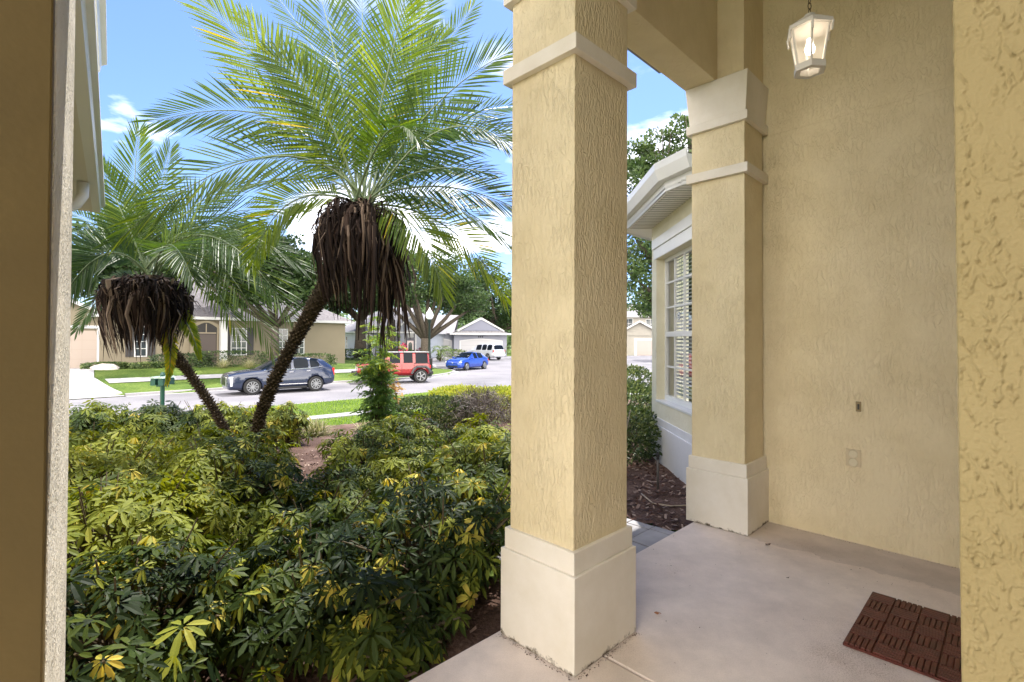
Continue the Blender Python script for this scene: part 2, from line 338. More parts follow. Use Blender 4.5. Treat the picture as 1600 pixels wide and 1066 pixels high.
# paver walkway beside the porch
def inwalk():
    mb = MB(H); rw = 0; v = 1.79
    while v < 3.7:
        u = 2.25; k = 0
        while u < 3.53:
            wdt = [.2, .3, .2][(k+rw) % 3]; u1 = min(u+wdt, 3.54)
            c = H((u+u1)/2, v+.1, 0); zz = min(-.03, g1(c[0], c[1])+.07)
            mb.box(u+.004, u1-.004, v+.004, v+.196, zz-.12, zz+random.uniform(-.002, .002)); u = u1; k += 1
        v += .2; rw += 1
    mb.build('path', simple('grey_pavers', (.36, .35, .36), .85, var=.2, vs=5), bevel=.004, kind='structure')
inwalk()
# mulch bed (draped grid)
def bed(name, fn, x0, x1, y0, y1, step=.16):
    nx = int((x1-x0)/step); ny = int((y1-y0)/step); X, Y = np.meshgrid(np.linspace(x0, x1, nx), np.linspace(y0, y1, ny)); P = np.stack([X.ravel(), Y.ravel()], 1)
    Z = gz(P)+.03+.02*np.array([noise.noise(Vector((a*2.5, b*2.5, 0))) for a, b in P]); ok = fn(P[:, 0], P[:, 1]); mb = MB()
    fs = [(j*nx+i, j*nx+i+1, (j+1)*nx+i+1, (j+1)*nx+i) for j in range(ny-1) for i in range(nx-1) if ok[j*nx+i] and ok[j*nx+i+1] and ok[(j+1)*nx+i] and ok[(j+1)*nx+i+1]]
    mb.add([(a, b, c) for (a, b), c in zip(P, Z)], fs); mb.build(name, M['mulch'], smooth=True, kind='structure')
def bedfn(x, y):
    u = .7117*x+.7026*y; v = -.7026*x+.7117*y; P = np.stack([x, y], 1); d, i, ins = dist_poly(P)
    return (d > 7.6+.4*np.sin(x*1.3)) & (v > 1.5) & ((u < 2.3) | (u > 3.5) | (v < 1.78) | (v > 3.7))
bed('mulch_bed', bedfn, -12, 7, .5, 15)
mulchchip = leafmat('mulch_chips', [(0, (.045, .022, .016)), (.5, (.14, .075, .055)), (1, (.42, .32, .26))], .0, .9, .1)
mb = MB()
for k in range(9000):
    if k < 4500:
        u = random.uniform(3.56, 7.5); v = random.uniform(1.85, 5)
    else: u = random.uniform(-2, 2.2) if k < 7000 else random.uniform(1.5, 5.5); v = random.uniform(1.85 if k < 7000 else 3.8, 7.5)
    x, y, _ = H(u, v, 0); L_ = random.uniform(.02, .06); a = random.uniform(0, 6.28); W = random.uniform(.006, .014); z = g1(x, y)+.045+random.uniform(0, .015)
    if x > 1.78 and y < 6.7: continue
    dx, dy = math.cos(a)*L_/2, math.sin(a)*L_/2; e = random.uniform(-.01, .012)
    nx_, ny_ = -math.sin(a)*W, math.cos(a)*W
    mb.add([(x-dx-nx_, y-dy-ny_, z-e), (x+dx-nx_, y+dy-ny_, z+e), (x+dx+nx_, y+dy+ny_, z+e+.004), (x-dx+nx_, y-dy+ny_, z-e)], [(0, 1, 2, 3)], random.random())
mb.build('mulch_chips', mulchchip, kind='stuff', label='loose brown wood mulch chips covering the planting beds')

# ------------------------------------------------------------------ porch slab
mb = MB(H); mb.box(-3, 1.86, -2.6, 1.765, -.3, 0); mb.box(1.872, 4.3, -2.6, 1.775, -.3, 0)
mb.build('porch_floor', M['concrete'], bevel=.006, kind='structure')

# ------------------------------------------------------------------ the house with the porch
house = thing('house', 'cream stucco house whose front porch, square columns and bay window frame the view', 'house')
def band(mb, u0, u1, v0, v1, o, z0, z1): mb.box(u0-o, u1+o, v0-o, v1+o, z0, z1)
def column(u0, u1, v0, v1, lab, top=4.4, cap=True):
    c = MB(H); c.box(u0, u1, v0, v1, 0.0, 3.40)
    root = c.build('column', M['wall'], house, bevel=.004, label=lab)
    b = MB(H); band(b, u0, u1, v0, v1, .032, 0.003, .411); band(b, u0, u1, v0, v1, .019, .411, .507); b.build('base', M['trim'], root, bevel=.004)
    b = MB(H); band(b, u0, u1, v0, v1, .032, 2.635, 2.705); b.build('band', M['trim'], root, bevel=.003)
    b = MB(H); band(b, u0, u1, v0, v1, .032, 3.02, 3.085); b.build('band', M['trim'], root, bevel=.003)
    b = MB(H); o = .012; p = .036
    b.prism([(u0-o, v0-o), (u1+o, v0-o), (u1+o, v1+o), (u0-o, v1+o)], 3.085, 3.38, [(u0-p, v0-p), (u1+p, v0-p), (u1+p, v1+p), (u0-p, v1+p)])
    b.build('capital', M['trim'], root, bevel=.003); return root
column(1.684, 2.098, 1.330, 1.712, 'free-standing square stucco column in the middle of the view')
column(3.762, 4.13, 1.397, 1.80, 'square stucco pier standing against the right-hand wall')
# pier at left edge (slightly skewed), shaft and its textured return
b = MB(H); b.prism([(-.9, 1.33), (.045, 1.33), (.096, 1.75), (-.9, 1.75)], 0, 4.4)
pl = b.build('column', M['sand'], house, bevel=.006, label='near stucco pier at the left edge, inner face coloured dark as shade, outer side sandy')
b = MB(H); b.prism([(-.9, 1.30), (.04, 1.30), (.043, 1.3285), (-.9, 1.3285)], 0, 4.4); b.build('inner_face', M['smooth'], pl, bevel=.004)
# right wall with a faint joint, beam, ceiling, walls behind
b = MB(H); b.box(4.16, 4.4, -1.6, 1.80, 0, 3.005); b.box(4.164, 4.4, -1.6, 1.80, 3.005, 3.011); b.box(4.16, 4.4, -1.6, 1.80, 3.011, 4.6)
b.build('side_wall', M['side'], house)
b = MB(H); b.box(-.9, 4.158, 1.60, 1.84, 3.38, 4.598); b.build('beam', M['wall_soft'], house, bevel=.004)
for u0, u1 in ((1.684, 2.098), (3.762, 4.158)):
    b = MB(H); b.box(u0, u1, 1.40, 1.5985, 3.381, 4.597); b.build('pilaster', M['wall_soft'], house, bevel=.004)
b = MB(H); b.box(-1.3, 4.4, -1.7, 2.0, 4.6, 4.7); b.build('porch_ceiling', M['pale'], house)
b = MB(H); b.box(-1.3, 4.16, -1.85, -1.602, 0, 4.6); b.box(-1.5, -1.303, -1.6, -.9, 0, 4.6); b.build('back_wall', M['backwall'], house)  # left return added out of view to block light; brown tone limits bounce
b = MB(H); b.box(-1.5, 5.6, -1.9, 2.0, 4.702, 4.95); b.prism([(2.5, 2.0), (5.6, 2.0), (5.6, 3.1), (2.5, 3.1)], 4.71, 4.93); b.build('roof', simple('grey_shingle', (.16, .15, .15), .95, var=.2), house)  # unseen overhang slab shaped to keep direct sun off the porch floor
# heavy textured wall end at the right edge, real relief
def relief():
    u = 1.15; v_edge = .0737; hw = .012; W = .42; z0, z1 = .5, 2.3; stepv = .0016; n_v = int(W/stepv); n_z = int((z1-z0)/.0022)
    vs = []
    for j in range(n_z+1):
        z = z0+(z1-z0)*j/n_z; ve = v_edge-.0058*(1.5-z)*.75
        for i in range(n_v+1):
            v = ve-i*stepv
            wv = .012*noise.noise(Vector((v*60, z*45, 9))); q = noise.fractal(Vector(((v+wv)*58, (z+wv*2)*19+3, 1.3)), 1.0, 2.0, 3)
            k = max(0, 1-abs(q)/.13); k = k*k*(3-2*k)
            msk = min(1, max(0, .5+2.2*noise.noise(Vector((v*14, z*6, 7)))+.85))
            lump = max(0, noise.noise(Vector((v*170, z*120, 2))))
            h = .0062*k*msk*(.5+1.2*lump)+.0020*lump*msk+.0006*noise.noise(Vector((v*240, z*200, 5)))
            edge = min(1, i*stepv/.004); hh = h*edge-(1-edge)**2*.003
            vs.append((u-hh, v, z))
    m_ = n_v+1; mb = MB(H); mb.add(vs, [(j*m_+i, j*m_+i+1, (j+1)*m_+i+1, (j+1)*m_+i) for j in range(n_z) for i in range(n_v)])
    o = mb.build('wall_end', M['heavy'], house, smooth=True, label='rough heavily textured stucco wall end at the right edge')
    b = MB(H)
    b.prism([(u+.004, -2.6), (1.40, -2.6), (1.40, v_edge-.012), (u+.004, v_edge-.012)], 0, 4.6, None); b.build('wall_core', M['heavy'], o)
relief()
# bay wing beyond the pier: wall along +Y at X=1.85
wing = MB(); wallx = 1.85; yc = 6.6
def _w(o): return [(wallx-o, 3.6), (wallx-o, yc+o*.4), (wallx-o*.3+3.0*.7117, yc+o+3.0*.7026), (8, 8), (5.0, 4.2), (3.2, 3.0), (2.6, 2.85)]
# wall with a window opening Y 4.8..6.4, z .66..2.45
wing.prism([(wallx, 4.45), (2.1, 4.70), (2.1, yc-.05), (wallx, yc)][::1], 0-.5, .645)
wing.prism([(wallx, 4.45), (2.1, 4.70), (2.1, yc-.05), (wallx, yc)], 2.45, 2.89)
wing.prism([(wallx, 6.4), (2.1, 6.4), (2.1, yc-.05), (wallx, yc)], .645, 2.45)
wing.prism([(wallx, 4.45), (2.1, 4.70), (2.1, 4.8), (wallx, 4.8)], .645, 2.45)
wing.prism([(wallx+.01, yc+.001), (2.1, yc-.049), (4.2, 8.6), (4.0, 8.75)], -.5, 2.89)
wg = wing.build('bay_wall', M['pale'], house, label='pale cream bay wall holding the window, beyond the right pier')
b = MB(); b.prism([(1.82, 4.42), (1.849, 4.45), (1.849, yc), (4.0, 8.753), (3.98, 8.8), (1.82, yc+.03)], -.5, .35)
b.prism([(1.835, 4.44), (1.8495, 4.45), (1.8495, yc), (4.0, 8.752), (3.98, 8.78), (1.835, yc+.015)], .35, .438)
b.build('base', simple('white_base_paint', (.74, .74, .76), .7, var=.04, vs=4), wg, bevel=.004)
b = MB(); b.box(1.838, 1.849, 4.5, 6.5, 2.45, 2.585); b.box(1.822, 1.849, 4.5, 6.52, 2.585, 2.705); b.build('lintel', M['white'], wg, bevel=.003)
b = MB(); b.box(1.84, 1.965, 4.8, 6.399, .63, .655); b.build('sill', M['white'], wg, bevel=.003)
win = MB(); fx0, fx1 = 1.955, 1.995
win.box(fx0, fx1, 6.345, 6.399, .656, 2.449); win.box(fx0, fx1, 4.8, 4.85, .656, 2.449); win.box(fx0, fx1, 4.85, 6.345, 2.40, 2.449); win.box(fx0-.01, fx1, 4.85, 6.345, .656, .72)
wr = win.build('window', M['white'], house, bevel=.003, label='white sash window with closed slatted blinds in the bay')
b = MB(); b.box(fx0-.008, fx1-.005, 4.85, 6.345, 1.455, 1.515)
for y in np.arange(6.345-.325, 4.86, -.325):
    b.box(fx0+.004, fx1-.012, y-.011, y+.011, .72, 1.455); b.box(fx0+.004, fx1-.012, y-.011, y+.011, 1.515, 2.40)
for z in (1.08,): b.box(fx0+.006, fx1-.014, 4.85, 6.345, z-.011, z+.011)
for z in (1.82, 2.13): b.box(fx0+.006, fx1-.014, 4.85, 6.345, z-.011, z+.011)
b.build('sash_bars', M['white'], wr)
b = MB(); b.add([(1.986, 4.86, .72), (1.986, 4.86, 2.40), (1.986, 6.34, 2.40), (1.986, 6.34, .72)], [(3, 2, 1, 0)]); b.build('pane', M['glass'], wr)
b = MB()
for k in range(38):
    z = .75+k*.044; b.prism([(2.012, 4.86), (2.014, 4.86), (2.014, 6.22), (2.012, 6.22)], z, z+.022, [(2.032, 4.86), (2.032, 4.86), (2.032, 6.22), (2.030, 6.22)])
for y in (5.2, 5.9): b.box(2.006, 2.008, y, y+.012, .72, 2.4)
b.build('blind', M['blind'], wr)
b = MB(); b.box(2.3, 2.32, 4.5, 6.5, .5, 2.6); b.build('room_shade', M['dark'], wr)
b = MB(); b.cyl((1.982, 5.93, 1.70), (1, 0, 0), .052, .003, 8); b.cyl((1.9795, 5.93, 1.70), (1, 0, 0), .044, .003, 8, m=1); b.box(1.9765, 1.9785, 5.905, 5.955, 1.695, 1.71, m=2); b.box(1.9765, 1.9785, 5.915, 5.945, 1.675, 1.682, m=2)
b.build('sticker', [simple('sticker_blue', (.1, .14, .3), .5), M['white'], simple('sticker_ink', (.08, .1, .2), .5)], wr, label='small octagonal security sticker on the pane')
# eave of the bay: soffit, fascia, gutter
e0, e1, e2, e3 = (1.66, 4.50), (1.50, 4.9), (1.50, 6.78), (3.6, 8.95)
b = MB(); b.prism([e0, (2.3, 4.95), (2.4, 6.5), (4.4, 8.5), e3, e2, e1], 2.892, 2.91); sf = b.build('soffit', M['soffit'], house)
b = MB()
for k in range(26):
    y = 4.6+k*.08; b.box(1.56, 1.848, y, y+.006, 2.888, 2.8915)
b.build('soffit_groove', simple('groove', (.25, .24, .22), .8), sf)
def kgutter(mb, path, z0, out=1, h=.13, w=.12, prof=None):
    prof = prof or [(0, 0), (w*.62, 0), (w*.72, h*.45), (w, h*.62), (w, h), (w-.01, h), (w-.012, h*.66), (0, h*.66)]
    path = np.array(path, float); n = len(path); t = np.gradient(path, axis=0)
    segs = np.diff(path, axis=0); segs /= np.hypot(*segs.T)[:, None]; nr = np.stack([-segs[:, 1], segs[:, 0]], 1)*out
    vs = []
    for i in range(n):
        a = nr[max(i-1, 0)]; c = nr[min(i, n-2)]; m_ = (a+c); m_ /= np.hypot(*m_); m_ = m_/max(.3, m_@a)
        for o, z in prof: vs.append((path[i, 0]+m_[0]*o, path[i, 1]+m_[1]*o, z0+z))
    k = len(prof); mb.add(vs, [(i*k+j, i*k+(j+1) % k, (i+1)*k+(j+1) % k, (i+1)*k+j) for i in range(n-1) for j in range(k)]+[tuple(range(k)), tuple(range((n-1)*k, n*k))])
b = MB(); b.add([(x, y, z) for z in (2.87, 3.08) for x, y in (e0, e1, e2, e3)], [(0, 1, 5, 4), (1, 2, 6, 5), (2, 3, 7, 6)])
b.add([(x+.02, y-.01, z) for z in (2.87, 3.08) for x, y in (e0, e1, e2, e3)], [(4, 5, 1, 0), (5, 6, 2, 1), (6, 7, 3, 2)])
b.build('fascia', M['white'], house)
b = MB(); kgutter(b, [e0, e1, e2, e3], 2.97, 1, .22, .12, [(0, 0), (.07, 0), (.09, .05), (.11, .10), (.11, .17), (.098, .17), (.095, .12), (0, .12)]); b.build('gutter', M['white'], house, label='white gutter running along the bay eave')
b = MB(); b.add([(e0[0]+.05, e0[1], 3.12), (e1[0]+.05, e1[1], 3.12), (e2[0]+.05, e2[1]-.03, 3.12), (e3[0], e3[1], 3.12), (4.5, 7.4, 3.22), (3.6, 6.6, 3.22)], [(0, 1, 5), (1, 2, 4, 5), (2, 3, 4)])
b.build('bay_roof', simple('grey_shingle_bay', (.2, .19, .19), .95, var=.2), house)
# left wing eave: gutter, soffit, downspout
d0 = np.array([-.625, .78]); d0 /= np.hypot(*d0)
pe = np.array([-5.315, 6.3]); ps = pe-d0*7
b = MB(); kgutter(b, [ps, pe], 3.0, -1, .14, .12); lg = b.build('gutter', simple('left_gutter_paint', (.80, .79, .77), .35), house, label='white gutter seen from below at the left edge')
nl = np.array([-d0[1], d0[0]])
b = MB(); q = [tuple(ps), tuple(pe), tuple(pe+nl*.9), tuple(ps+nl*.9)]; b.prism(q, 3.0, 3.02); b.build('soffit', simple('left_soffit', (.74, .70, .62), .7), house)
b = MB(); b.prism([tuple(ps+nl*.55), tuple(pe+nl*.55-d0*.35), tuple(pe+nl*.8-d0*.35), tuple(ps+nl*.8)], -.3, 2.998); b.build('wing_wall', M['wall'], house)
b = MB(); c = np.array([-4.39, 5.08])
b.tube([(c[0], c[1], 2.99), (c[0], c[1], 2.86), (c[0]+nl[0]*.05, c[1]+nl[1]*.05, 2.76), (c[0]+nl[0]*.16, c[1]+nl[1]*.16, 2.68), (c[0]+nl[0]*.22, c[1]+nl[1]*.22, 2.5), (c[0]+nl[0]*.22, c[1]+nl[1]*.22, -.3)], .05, 10); b.build('downspout', M['soffit'], house, smooth=True)
b = MB(); pu = np.array([-4.63, 5.4]); kgutter(b, [pu-d0*4, pu], 4.33, -1, .17, .16); b.build('gutter', M['white'], house, label='end of the upper gutter at the top left corner')
b = MB(); b.prism([tuple(pu-d0*4), tuple(pu), tuple(pu+nl*1.5), tuple(pu-d0*4+nl*1.5)], 4.34, 4.45); b.build('upper_eave', M['soffit'], house)

# ------------------------------------------------------------------ porch things
def lantern():
    u, v = 2.71, .70; x, y, _ = H(u, v, 0); z0 = 2.705
    t = thing('hanging_lantern', 'lit white six-sided lantern hanging by a chain from the porch ceiling', 'lantern', (x, y, z0))
    a0 = math.atan2(-y, -x)
    def hexa(r): return [(x+r*math.cos(a0+k*math.pi/3+.12), y+r*math.sin(a0+k*math.pi/3+.12)) for k in range(6)]
    rb, rt = .060, .088; zb, zt = z0+.03, z0+.20
    b = MB(); n = 6
    # bottom ring
    o1 = hexa(.073); i1 = hexa(.046)
    for za, zc in ((z0, z0+.032),):
        vs = [(*p, za) for p in o1]+[(*p, zc) for p in o1]+[(*p, za) for p in i1]+[(*p, zc) for p in i1]
        fs = [(k, (k+1) % 6, 6+(k+1) % 6, 6+k) for k in range(6)]+[(12+k, 18+k, 18+(k+1) % 6, 12+(k+1) % 6) for k in range(6)]+[(k, 12+k, 12+(k+1) % 6, (k+1) % 6) for k in range(6)]+[(6+k, 6+(k+1) % 6, 18+(k+1) % 6, 18+k) for k in range(6)]
        b.add(vs, fs)
    pb, pt = hexa(rb), hexa(rt)
    for k in range(6): b.tube([(*pb[k], zb-.004), (*pt[k], zt+.004)], .0055, 6)
    b.prism(hexa(.105), zt, zt+.018); b.prism(hexa(.105), zt+.018, zt+.062, hexa(.042)); b.prism(hexa(.025), zt+.062, zt+.08)
    q = hexa(.104)
    for k in range(6): b.tube([(*q[k], zt+.004), (*hexa(.098)[k], zt-.04)], .006, 6)
    b.build('frame', simple('lantern_white', (.70, .67, .62), .45), t, bevel=.0015)
    g = MB(); g.add([(*p, zb) for p in pb]+[(*p, zt) for p in pt], [(k, (k+1) % 6, 6+(k+1) % 6, 6+k) for k in range(6)])
    m_, tt, bb = mat('lantern_glass'); bb.inputs['Base Color'].default_value = (1, .97, .92, 1); bb.inputs['Roughness'].default_value = .35; bb.inputs['Transmission Weight'].default_value = .8; bb.inputs['IOR'].default_value = 1.05
    g.build('pane', m_, t)
    b = MB(); b.lathe((x, y, z0+.085), [(.002, 0), (.016, .008), (.021, .028), (.012, .05), (.010, .075)], 14); bo = b.build('bulb', simple('bulb_glow', (1, .86, .68), .4, emit=5), t, smooth=True)
    b = MB(); z = zt+.08; k = 0
    while z < 4.6:
        ax = (1, 0) if k % 2 else (0, 1); pts = []
        for j in range(9):
            a = 2*math.pi*j/8; pts.append((x+ax[0]*.008*math.cos(a), y+ax[1]*.008*math.cos(a), z+.014+.018*math.sin(a)))
        b.tube(pts, .0022, 5, cap=False); z += .029; k += 1
    b.build('chain', simple('chain_bronze', (.12, .08, .04), .4, .7), t)
lantern()
def door_mat():
    u0, u1, v1, cell = 2.72, 3.38, .575, .11
    x, y, _ = H((u0+u1)/2, .1, 0); t = thing('door_mat', 'dark red-brown rubber door mat with basket-weave blocks on the porch floor', 'door mat', (x, y, 0))
    b = MB(H); b.box(u0, u1, v1-9*cell, v1, .002, .012); b.build('backing', M['mat_red'], t)
    b = MB(H)
    for i in range(6):
        for j in range(9):
            ua, va = u0+i*cell, v1-(j+1)*cell; n = 5
            for k in range(n):
                if (i+j) % 2:
                    a = ua+.004+k*(cell-.004)/n; b.box(a, a+(cell-.004)/n-.004, va+.003, va+cell-.003, .012, .021)
                else:
                    a = va+.004+k*(cell-.004)/n; b.box(ua+.003, ua+cell-.003, a, a+(cell-.004)/n-.004, .012, .021)
    b.build('ribs', M['mat_red'], t, bevel=.002)
door_mat()
# small wall fittings
def fitting():
    x, y, z = H(4.16, .78, .95); t = thing('doorbell_button', 'tiny narrow metal button plate on the yellow side wall above the outlet cover', 'doorbell', (x, y, z))
    b = MB(H); b.box(4.152, 4.1585, .764, .796, .915, .985); b.build('plate', simple('aged_metal', (.30, .23, .12), .5, .4), t, bevel=.004)
    b = MB(H); b.box(4.148, 4.152, .773, .785, .93, .968); b.build('button', M['black'], t)
    x, y, z = H(4.16, .81, .59); t = thing('outlet_cover', 'cream painted round-flapped outlet cover low on the yellow side wall', 'outlet', (x, y, z))
    b = MB(H); b.box(4.150, 4.158, .765, .855, .53, .65); b.build('plate', simple('plate_paint', (.66, .55, .36), .6), t, bevel=.004)
    for zc in (.56, .617):
        b = MB(H); b.tube([(4.144, .81, zc), (4.151, .81, zc)], [.026, .030], 20); b.box(4.1445, 4.1505, .79, .80, zc-.012, zc+.012); b.build('flap', simple('flap_paint%d' % int(zc*100), (.70, .62, .44), .5), t, bevel=.002)
fitting()
# sprinkler riser and hose in the right bed
def riser():
    x, y = 1.305, 5.0; z = g1(x, y); d = 4.9; x = (1028-800)/F*d; y = d
    t = thing('sprinkler_riser', 'thin dark sprinkler riser standing in the mulch in front of the bay base', 'sprinkler', (x, y, z))
    b = MB(); b.tube([(x, y, z), (x, y, z+.37)], .011, 10); b.build('pipe', simple('grey_pvc', (.10, .09, .085), .6), t, smooth=True)
    b = MB(); b.lathe((x, y, z+.36), [(.014, 0), (.014, .02), (.019, .025), (.019, .05), (.012, .056), (.010, .07)], 12); b.build('nozzle', M['black'], t)
    b = MB(); b.tube([(x-.2, y-.15, z+.07), (x-.16, y-.4, z+.06), (x-.02, y-.47, z+.06), (x+.18, y-.44, z+.06), (x+.3, y-.42, z+.05)], .006, 8)
    tag(b.build('hose', simple('drip_hose', (.40, .33, .24), .7), smooth=True), 'thin tan drip hose lying on the mulch by the riser', 'hose')
riser()
def leaf_on_floor(px_, py_, s, c, lab, rot=0):
    d = F*CAMH/(py_-532); x = (px_-800)/F*d; b = MB(); n = 9; vs = [(x, d, .012)]
    for k in range(n):
        a = 2*math.pi*k/n+rot; r = s*(.55+.45*abs(math.cos(a*1.5)))*random.uniform(.8, 1.1); vs.append((x+r*math.cos(a), d+r*.6*math.sin(a), .004+random.uniform(0, .012)))
    b.add(vs, [(0, 1+k, 1+(k+1) % n) for k in range(n)]); o = b.build('dry_leaf', simple('leaf_dry', c, .7)); tag(o, lab, 'leaf')
    so = o.modifiers.new('s', 'SOLIDIFY'); so.thickness = .001
leaf_on_floor(1028, 957, .022, (.42, .17, .06), 'curled orange-brown dry leaf on the open porch floor', .4)
leaf_on_floor(1199, 849, .022, (.10, .05, .03), 'dark dry leaf scrap on the floor near the pier base')
leaf_on_floor(1230, 901, .012, (.16, .13, .10), 'tiny grey leaf scrap on the floor between pier and mat')

mb = MB(); q_ = random.Random(12)
for k in range(420):
    m_ = q_.random()
    if m_ < .35: u, v = q_.uniform(1.66, 2.13), 1.295-abs(q_.gauss(0, .012))
    elif m_ < .6: u, v = 1.648-abs(q_.gauss(0, .012)), q_.uniform(1.30, 1.74)
    elif m_ < .75: u, v = 4.155-abs(q_.gauss(0, .02)), q_.uniform(.1, 1.36)
    else: u, v = q_.uniform(1.9, 4.1), q_.uniform(.1, 1.75)
    s_ = q_.uniform(.0015, .005); a = q_.uniform(0, 6.28); x, y, _ = H(u, v, 0); pts = [(x+s_*math.cos(a+j*2.1)*q_.uniform(.6, 1.4), y+s_*math.sin(a+j*2.1), .001+q_.uniform(0, .003)) for j in range(3)]+[(x, y, s_*.8)]
    mb.add(pts, [(0, 1, 3), (1, 2, 3), (2, 0, 3)], q_.random())
mb.build('dirt_crumbs', mulchchip, kind='stuff', label='tiny dirt crumbs scattered on the porch floor and along the wall bases')
# ------------------------------------------------------------------ foliage helpers
def leaves(mb, O, D, S, Ln, W, droop, tint, fold=.15, taper=(.3, .7), wprof=(.85, .9)):
    """batch of leaflets; O origin, D direction, S side, all Nx3"""
    O, D, S = map(np.asarray, (O, D, S)); Nn = len(O); Ln = np.broadcast_to(Ln, (Nn,))[:, None]; W = np.broadcast_to(W, (Nn,))[:, None]; droop = np.broadcast_to(droop, (Nn,))[:, None]
    Up = np.cross(S, D); g = np.array([0, 0, -1.0])
    def pt(t): return O+D*Ln*t+g*droop*Ln*t*t
    b, c1, c2, t = pt(0), pt(taper[0]), pt(taper[1]), pt(1)
    h1 = S*W*.5*wprof[0]; h2 = S*W*.5*wprof[1]; dn = -Up*W*fold
    V = np.stack([b, c1-h1, c1+dn, c1+h1, c2-h2, c2+dn, c2+h2, t], 1).reshape(-1, 3)
    F_ = [(0, 1, 2), (0, 2, 3), (1, 4, 5, 2), (2, 5, 6, 3), (4, 7, 5), (5, 7, 6)]
    o = len(mb.v); mb.v += [tuple(p) for p in V]
    for k in range(Nn):
        q = o+8*k
        for f in F_: mb.f.append(tuple(q+i for i in f))
        mb.t += [float(tint[k])]*6; mb.m += [0]*6
def unit(a): a = np.asarray(a, float); return a/np.maximum(1e-9, np.linalg.norm(a, axis=-1, keepdims=True))

# ------------------------------------------------------------------ palms
palm_leaf = leafmat('palm_leaf', [(0, (.022, .052, .016)), (.42, (.062, .112, .020)), (.8, (.20, .26, .03)), (1, (.45, .36, .03))], .38, .40, .28)
palm_dead = leafmat('dead_palm', [(0, (.014, .009, .008)), (.6, (.048, .030, .024)), (1, (.27, .20, .15))], .05, .8, .2)
rachis_m = simple('palm_rachis', (.14, .19, .09), .35)
def frond(parent, p0, p1, p2, tintc=.4, ll=.55, face=.6, n=56, lw=.024, rm=rachis_m, lm=palm_leaf, name='frond', droop=.09, st=.16, on=True):
    p0, p1, p2 = (np.array(q, float) for q in (p0, p1, p2))
    if on: p1 = p1*1.55-.275*(p0+p2)
    T = np.linspace(0, 1, 15)[:, None]; path = p0*(1-T)**2+2*p1*T*(1-T)+p2*T**2
    ll *= 1.12; b = MB(); b.tube(path, list(np.linspace(.016, .003, 15)), 6); b.m = [1]*len(b.f)
    t = np.linspace(st, 1, n); t = np.repeat(t, 2); side = np.tile([1, -1], n).astype(float)
    t_ = t[:, None]; O = p0*(1-t_)**2+2*p1*t_*(1-t_)+p2*t_**2; Tn = unit(2*(1-t_)*(p1-p0)+2*t_*(p2-p1))
    toc = unit(np.array([0, 0, 1.4])-p0); nrm = unit(np.array([0, 0, 1.0])*(1-face)+toc*face)
    S = unit(np.cross(Tn, np.broadcast_to(nrm, Tn.shape))); Nn = np.cross(S, Tn)
    ang = np.interp(t, [0, .5, 1], [1.15, .85, .30])+rng.normal(0, .035, len(t))
    lift = rng.normal(.18, .07, len(t))
    D = unit(Tn*np.cos(ang)[:, None]+S*(side*np.sin(ang))[:, None]+Nn*lift[:, None]*.8)
    Ls = ll*np.interp(t, [st, st+.15, .55, .9, 1], [.45, .85, 1, .62, .42])*rng.uniform(.9, 1.08, len(t))
    Sd = unit(np.cross(D, Nn)+Nn*rng.normal(0, .22, len(t))[:, None])
    tt = np.clip(tintc-.08+rng.normal(0, .08, len(t))+np.where(rng.random(len(t)) < .03, .35, 0), 0, 1)
    leaves(b, O, D, Sd, Ls, lw*np.interp(t, [0, .5, 1], [.8, 1, .7]), droop*rng.uniform(.5, 1.6, len(t)), tt, .12)
    return b.build(name, [lm, rm], parent)
def palm_trunk(path, radii, root, seed):
    path = [Vector(p) for p in path]; b = MB(); b.tube(path, radii, 14); tr = b.build('trunk', M['palmtrunk'], root, smooth=True)
    r = random.Random(seed); b = MB(); seglen = sum((path[i+1]-path[i]).length for i in range(len(path)-1)); rows = int(seglen/.034)
    for q in range(rows):
        t = q/rows*(len(path)-1); i = int(t); f = t-i; p = path[i].lerp(path[i+1], f); d = (path[i+1]-path[i]).normalized(); rad = radii[i]*(1-f)+radii[i+1]*f
        x = d.orthogonal().normalized(); y = d.cross(x); m_ = 9
        for k in range(m_):
            a = 2*math.pi*(k+q*.382)/m_+r.uniform(-.1, .1); o = x*math.cos(a)+y*math.sin(a); s = o.cross(d); w_ = r.uniform(.014, .022); l_ = r.uniform(.022, .05)
            base = p+o*rad*.9; tip = base+o*l_+d*r.uniform(.015, .04)
            b.add([tuple(base-s*w_), tuple(base+s*w_), tuple(base+s*w_*.5+d*.03), tuple(base-s*w_*.5+d*.03), tuple(tip-s*w_*.35), tuple(tip+s*w_*.35)], [(0, 1, 5, 4), (4, 5, 2, 3), (0, 4, 3), (1, 2, 5)], r.random())
    b.build('leaf_scars', M['boot'], tr)
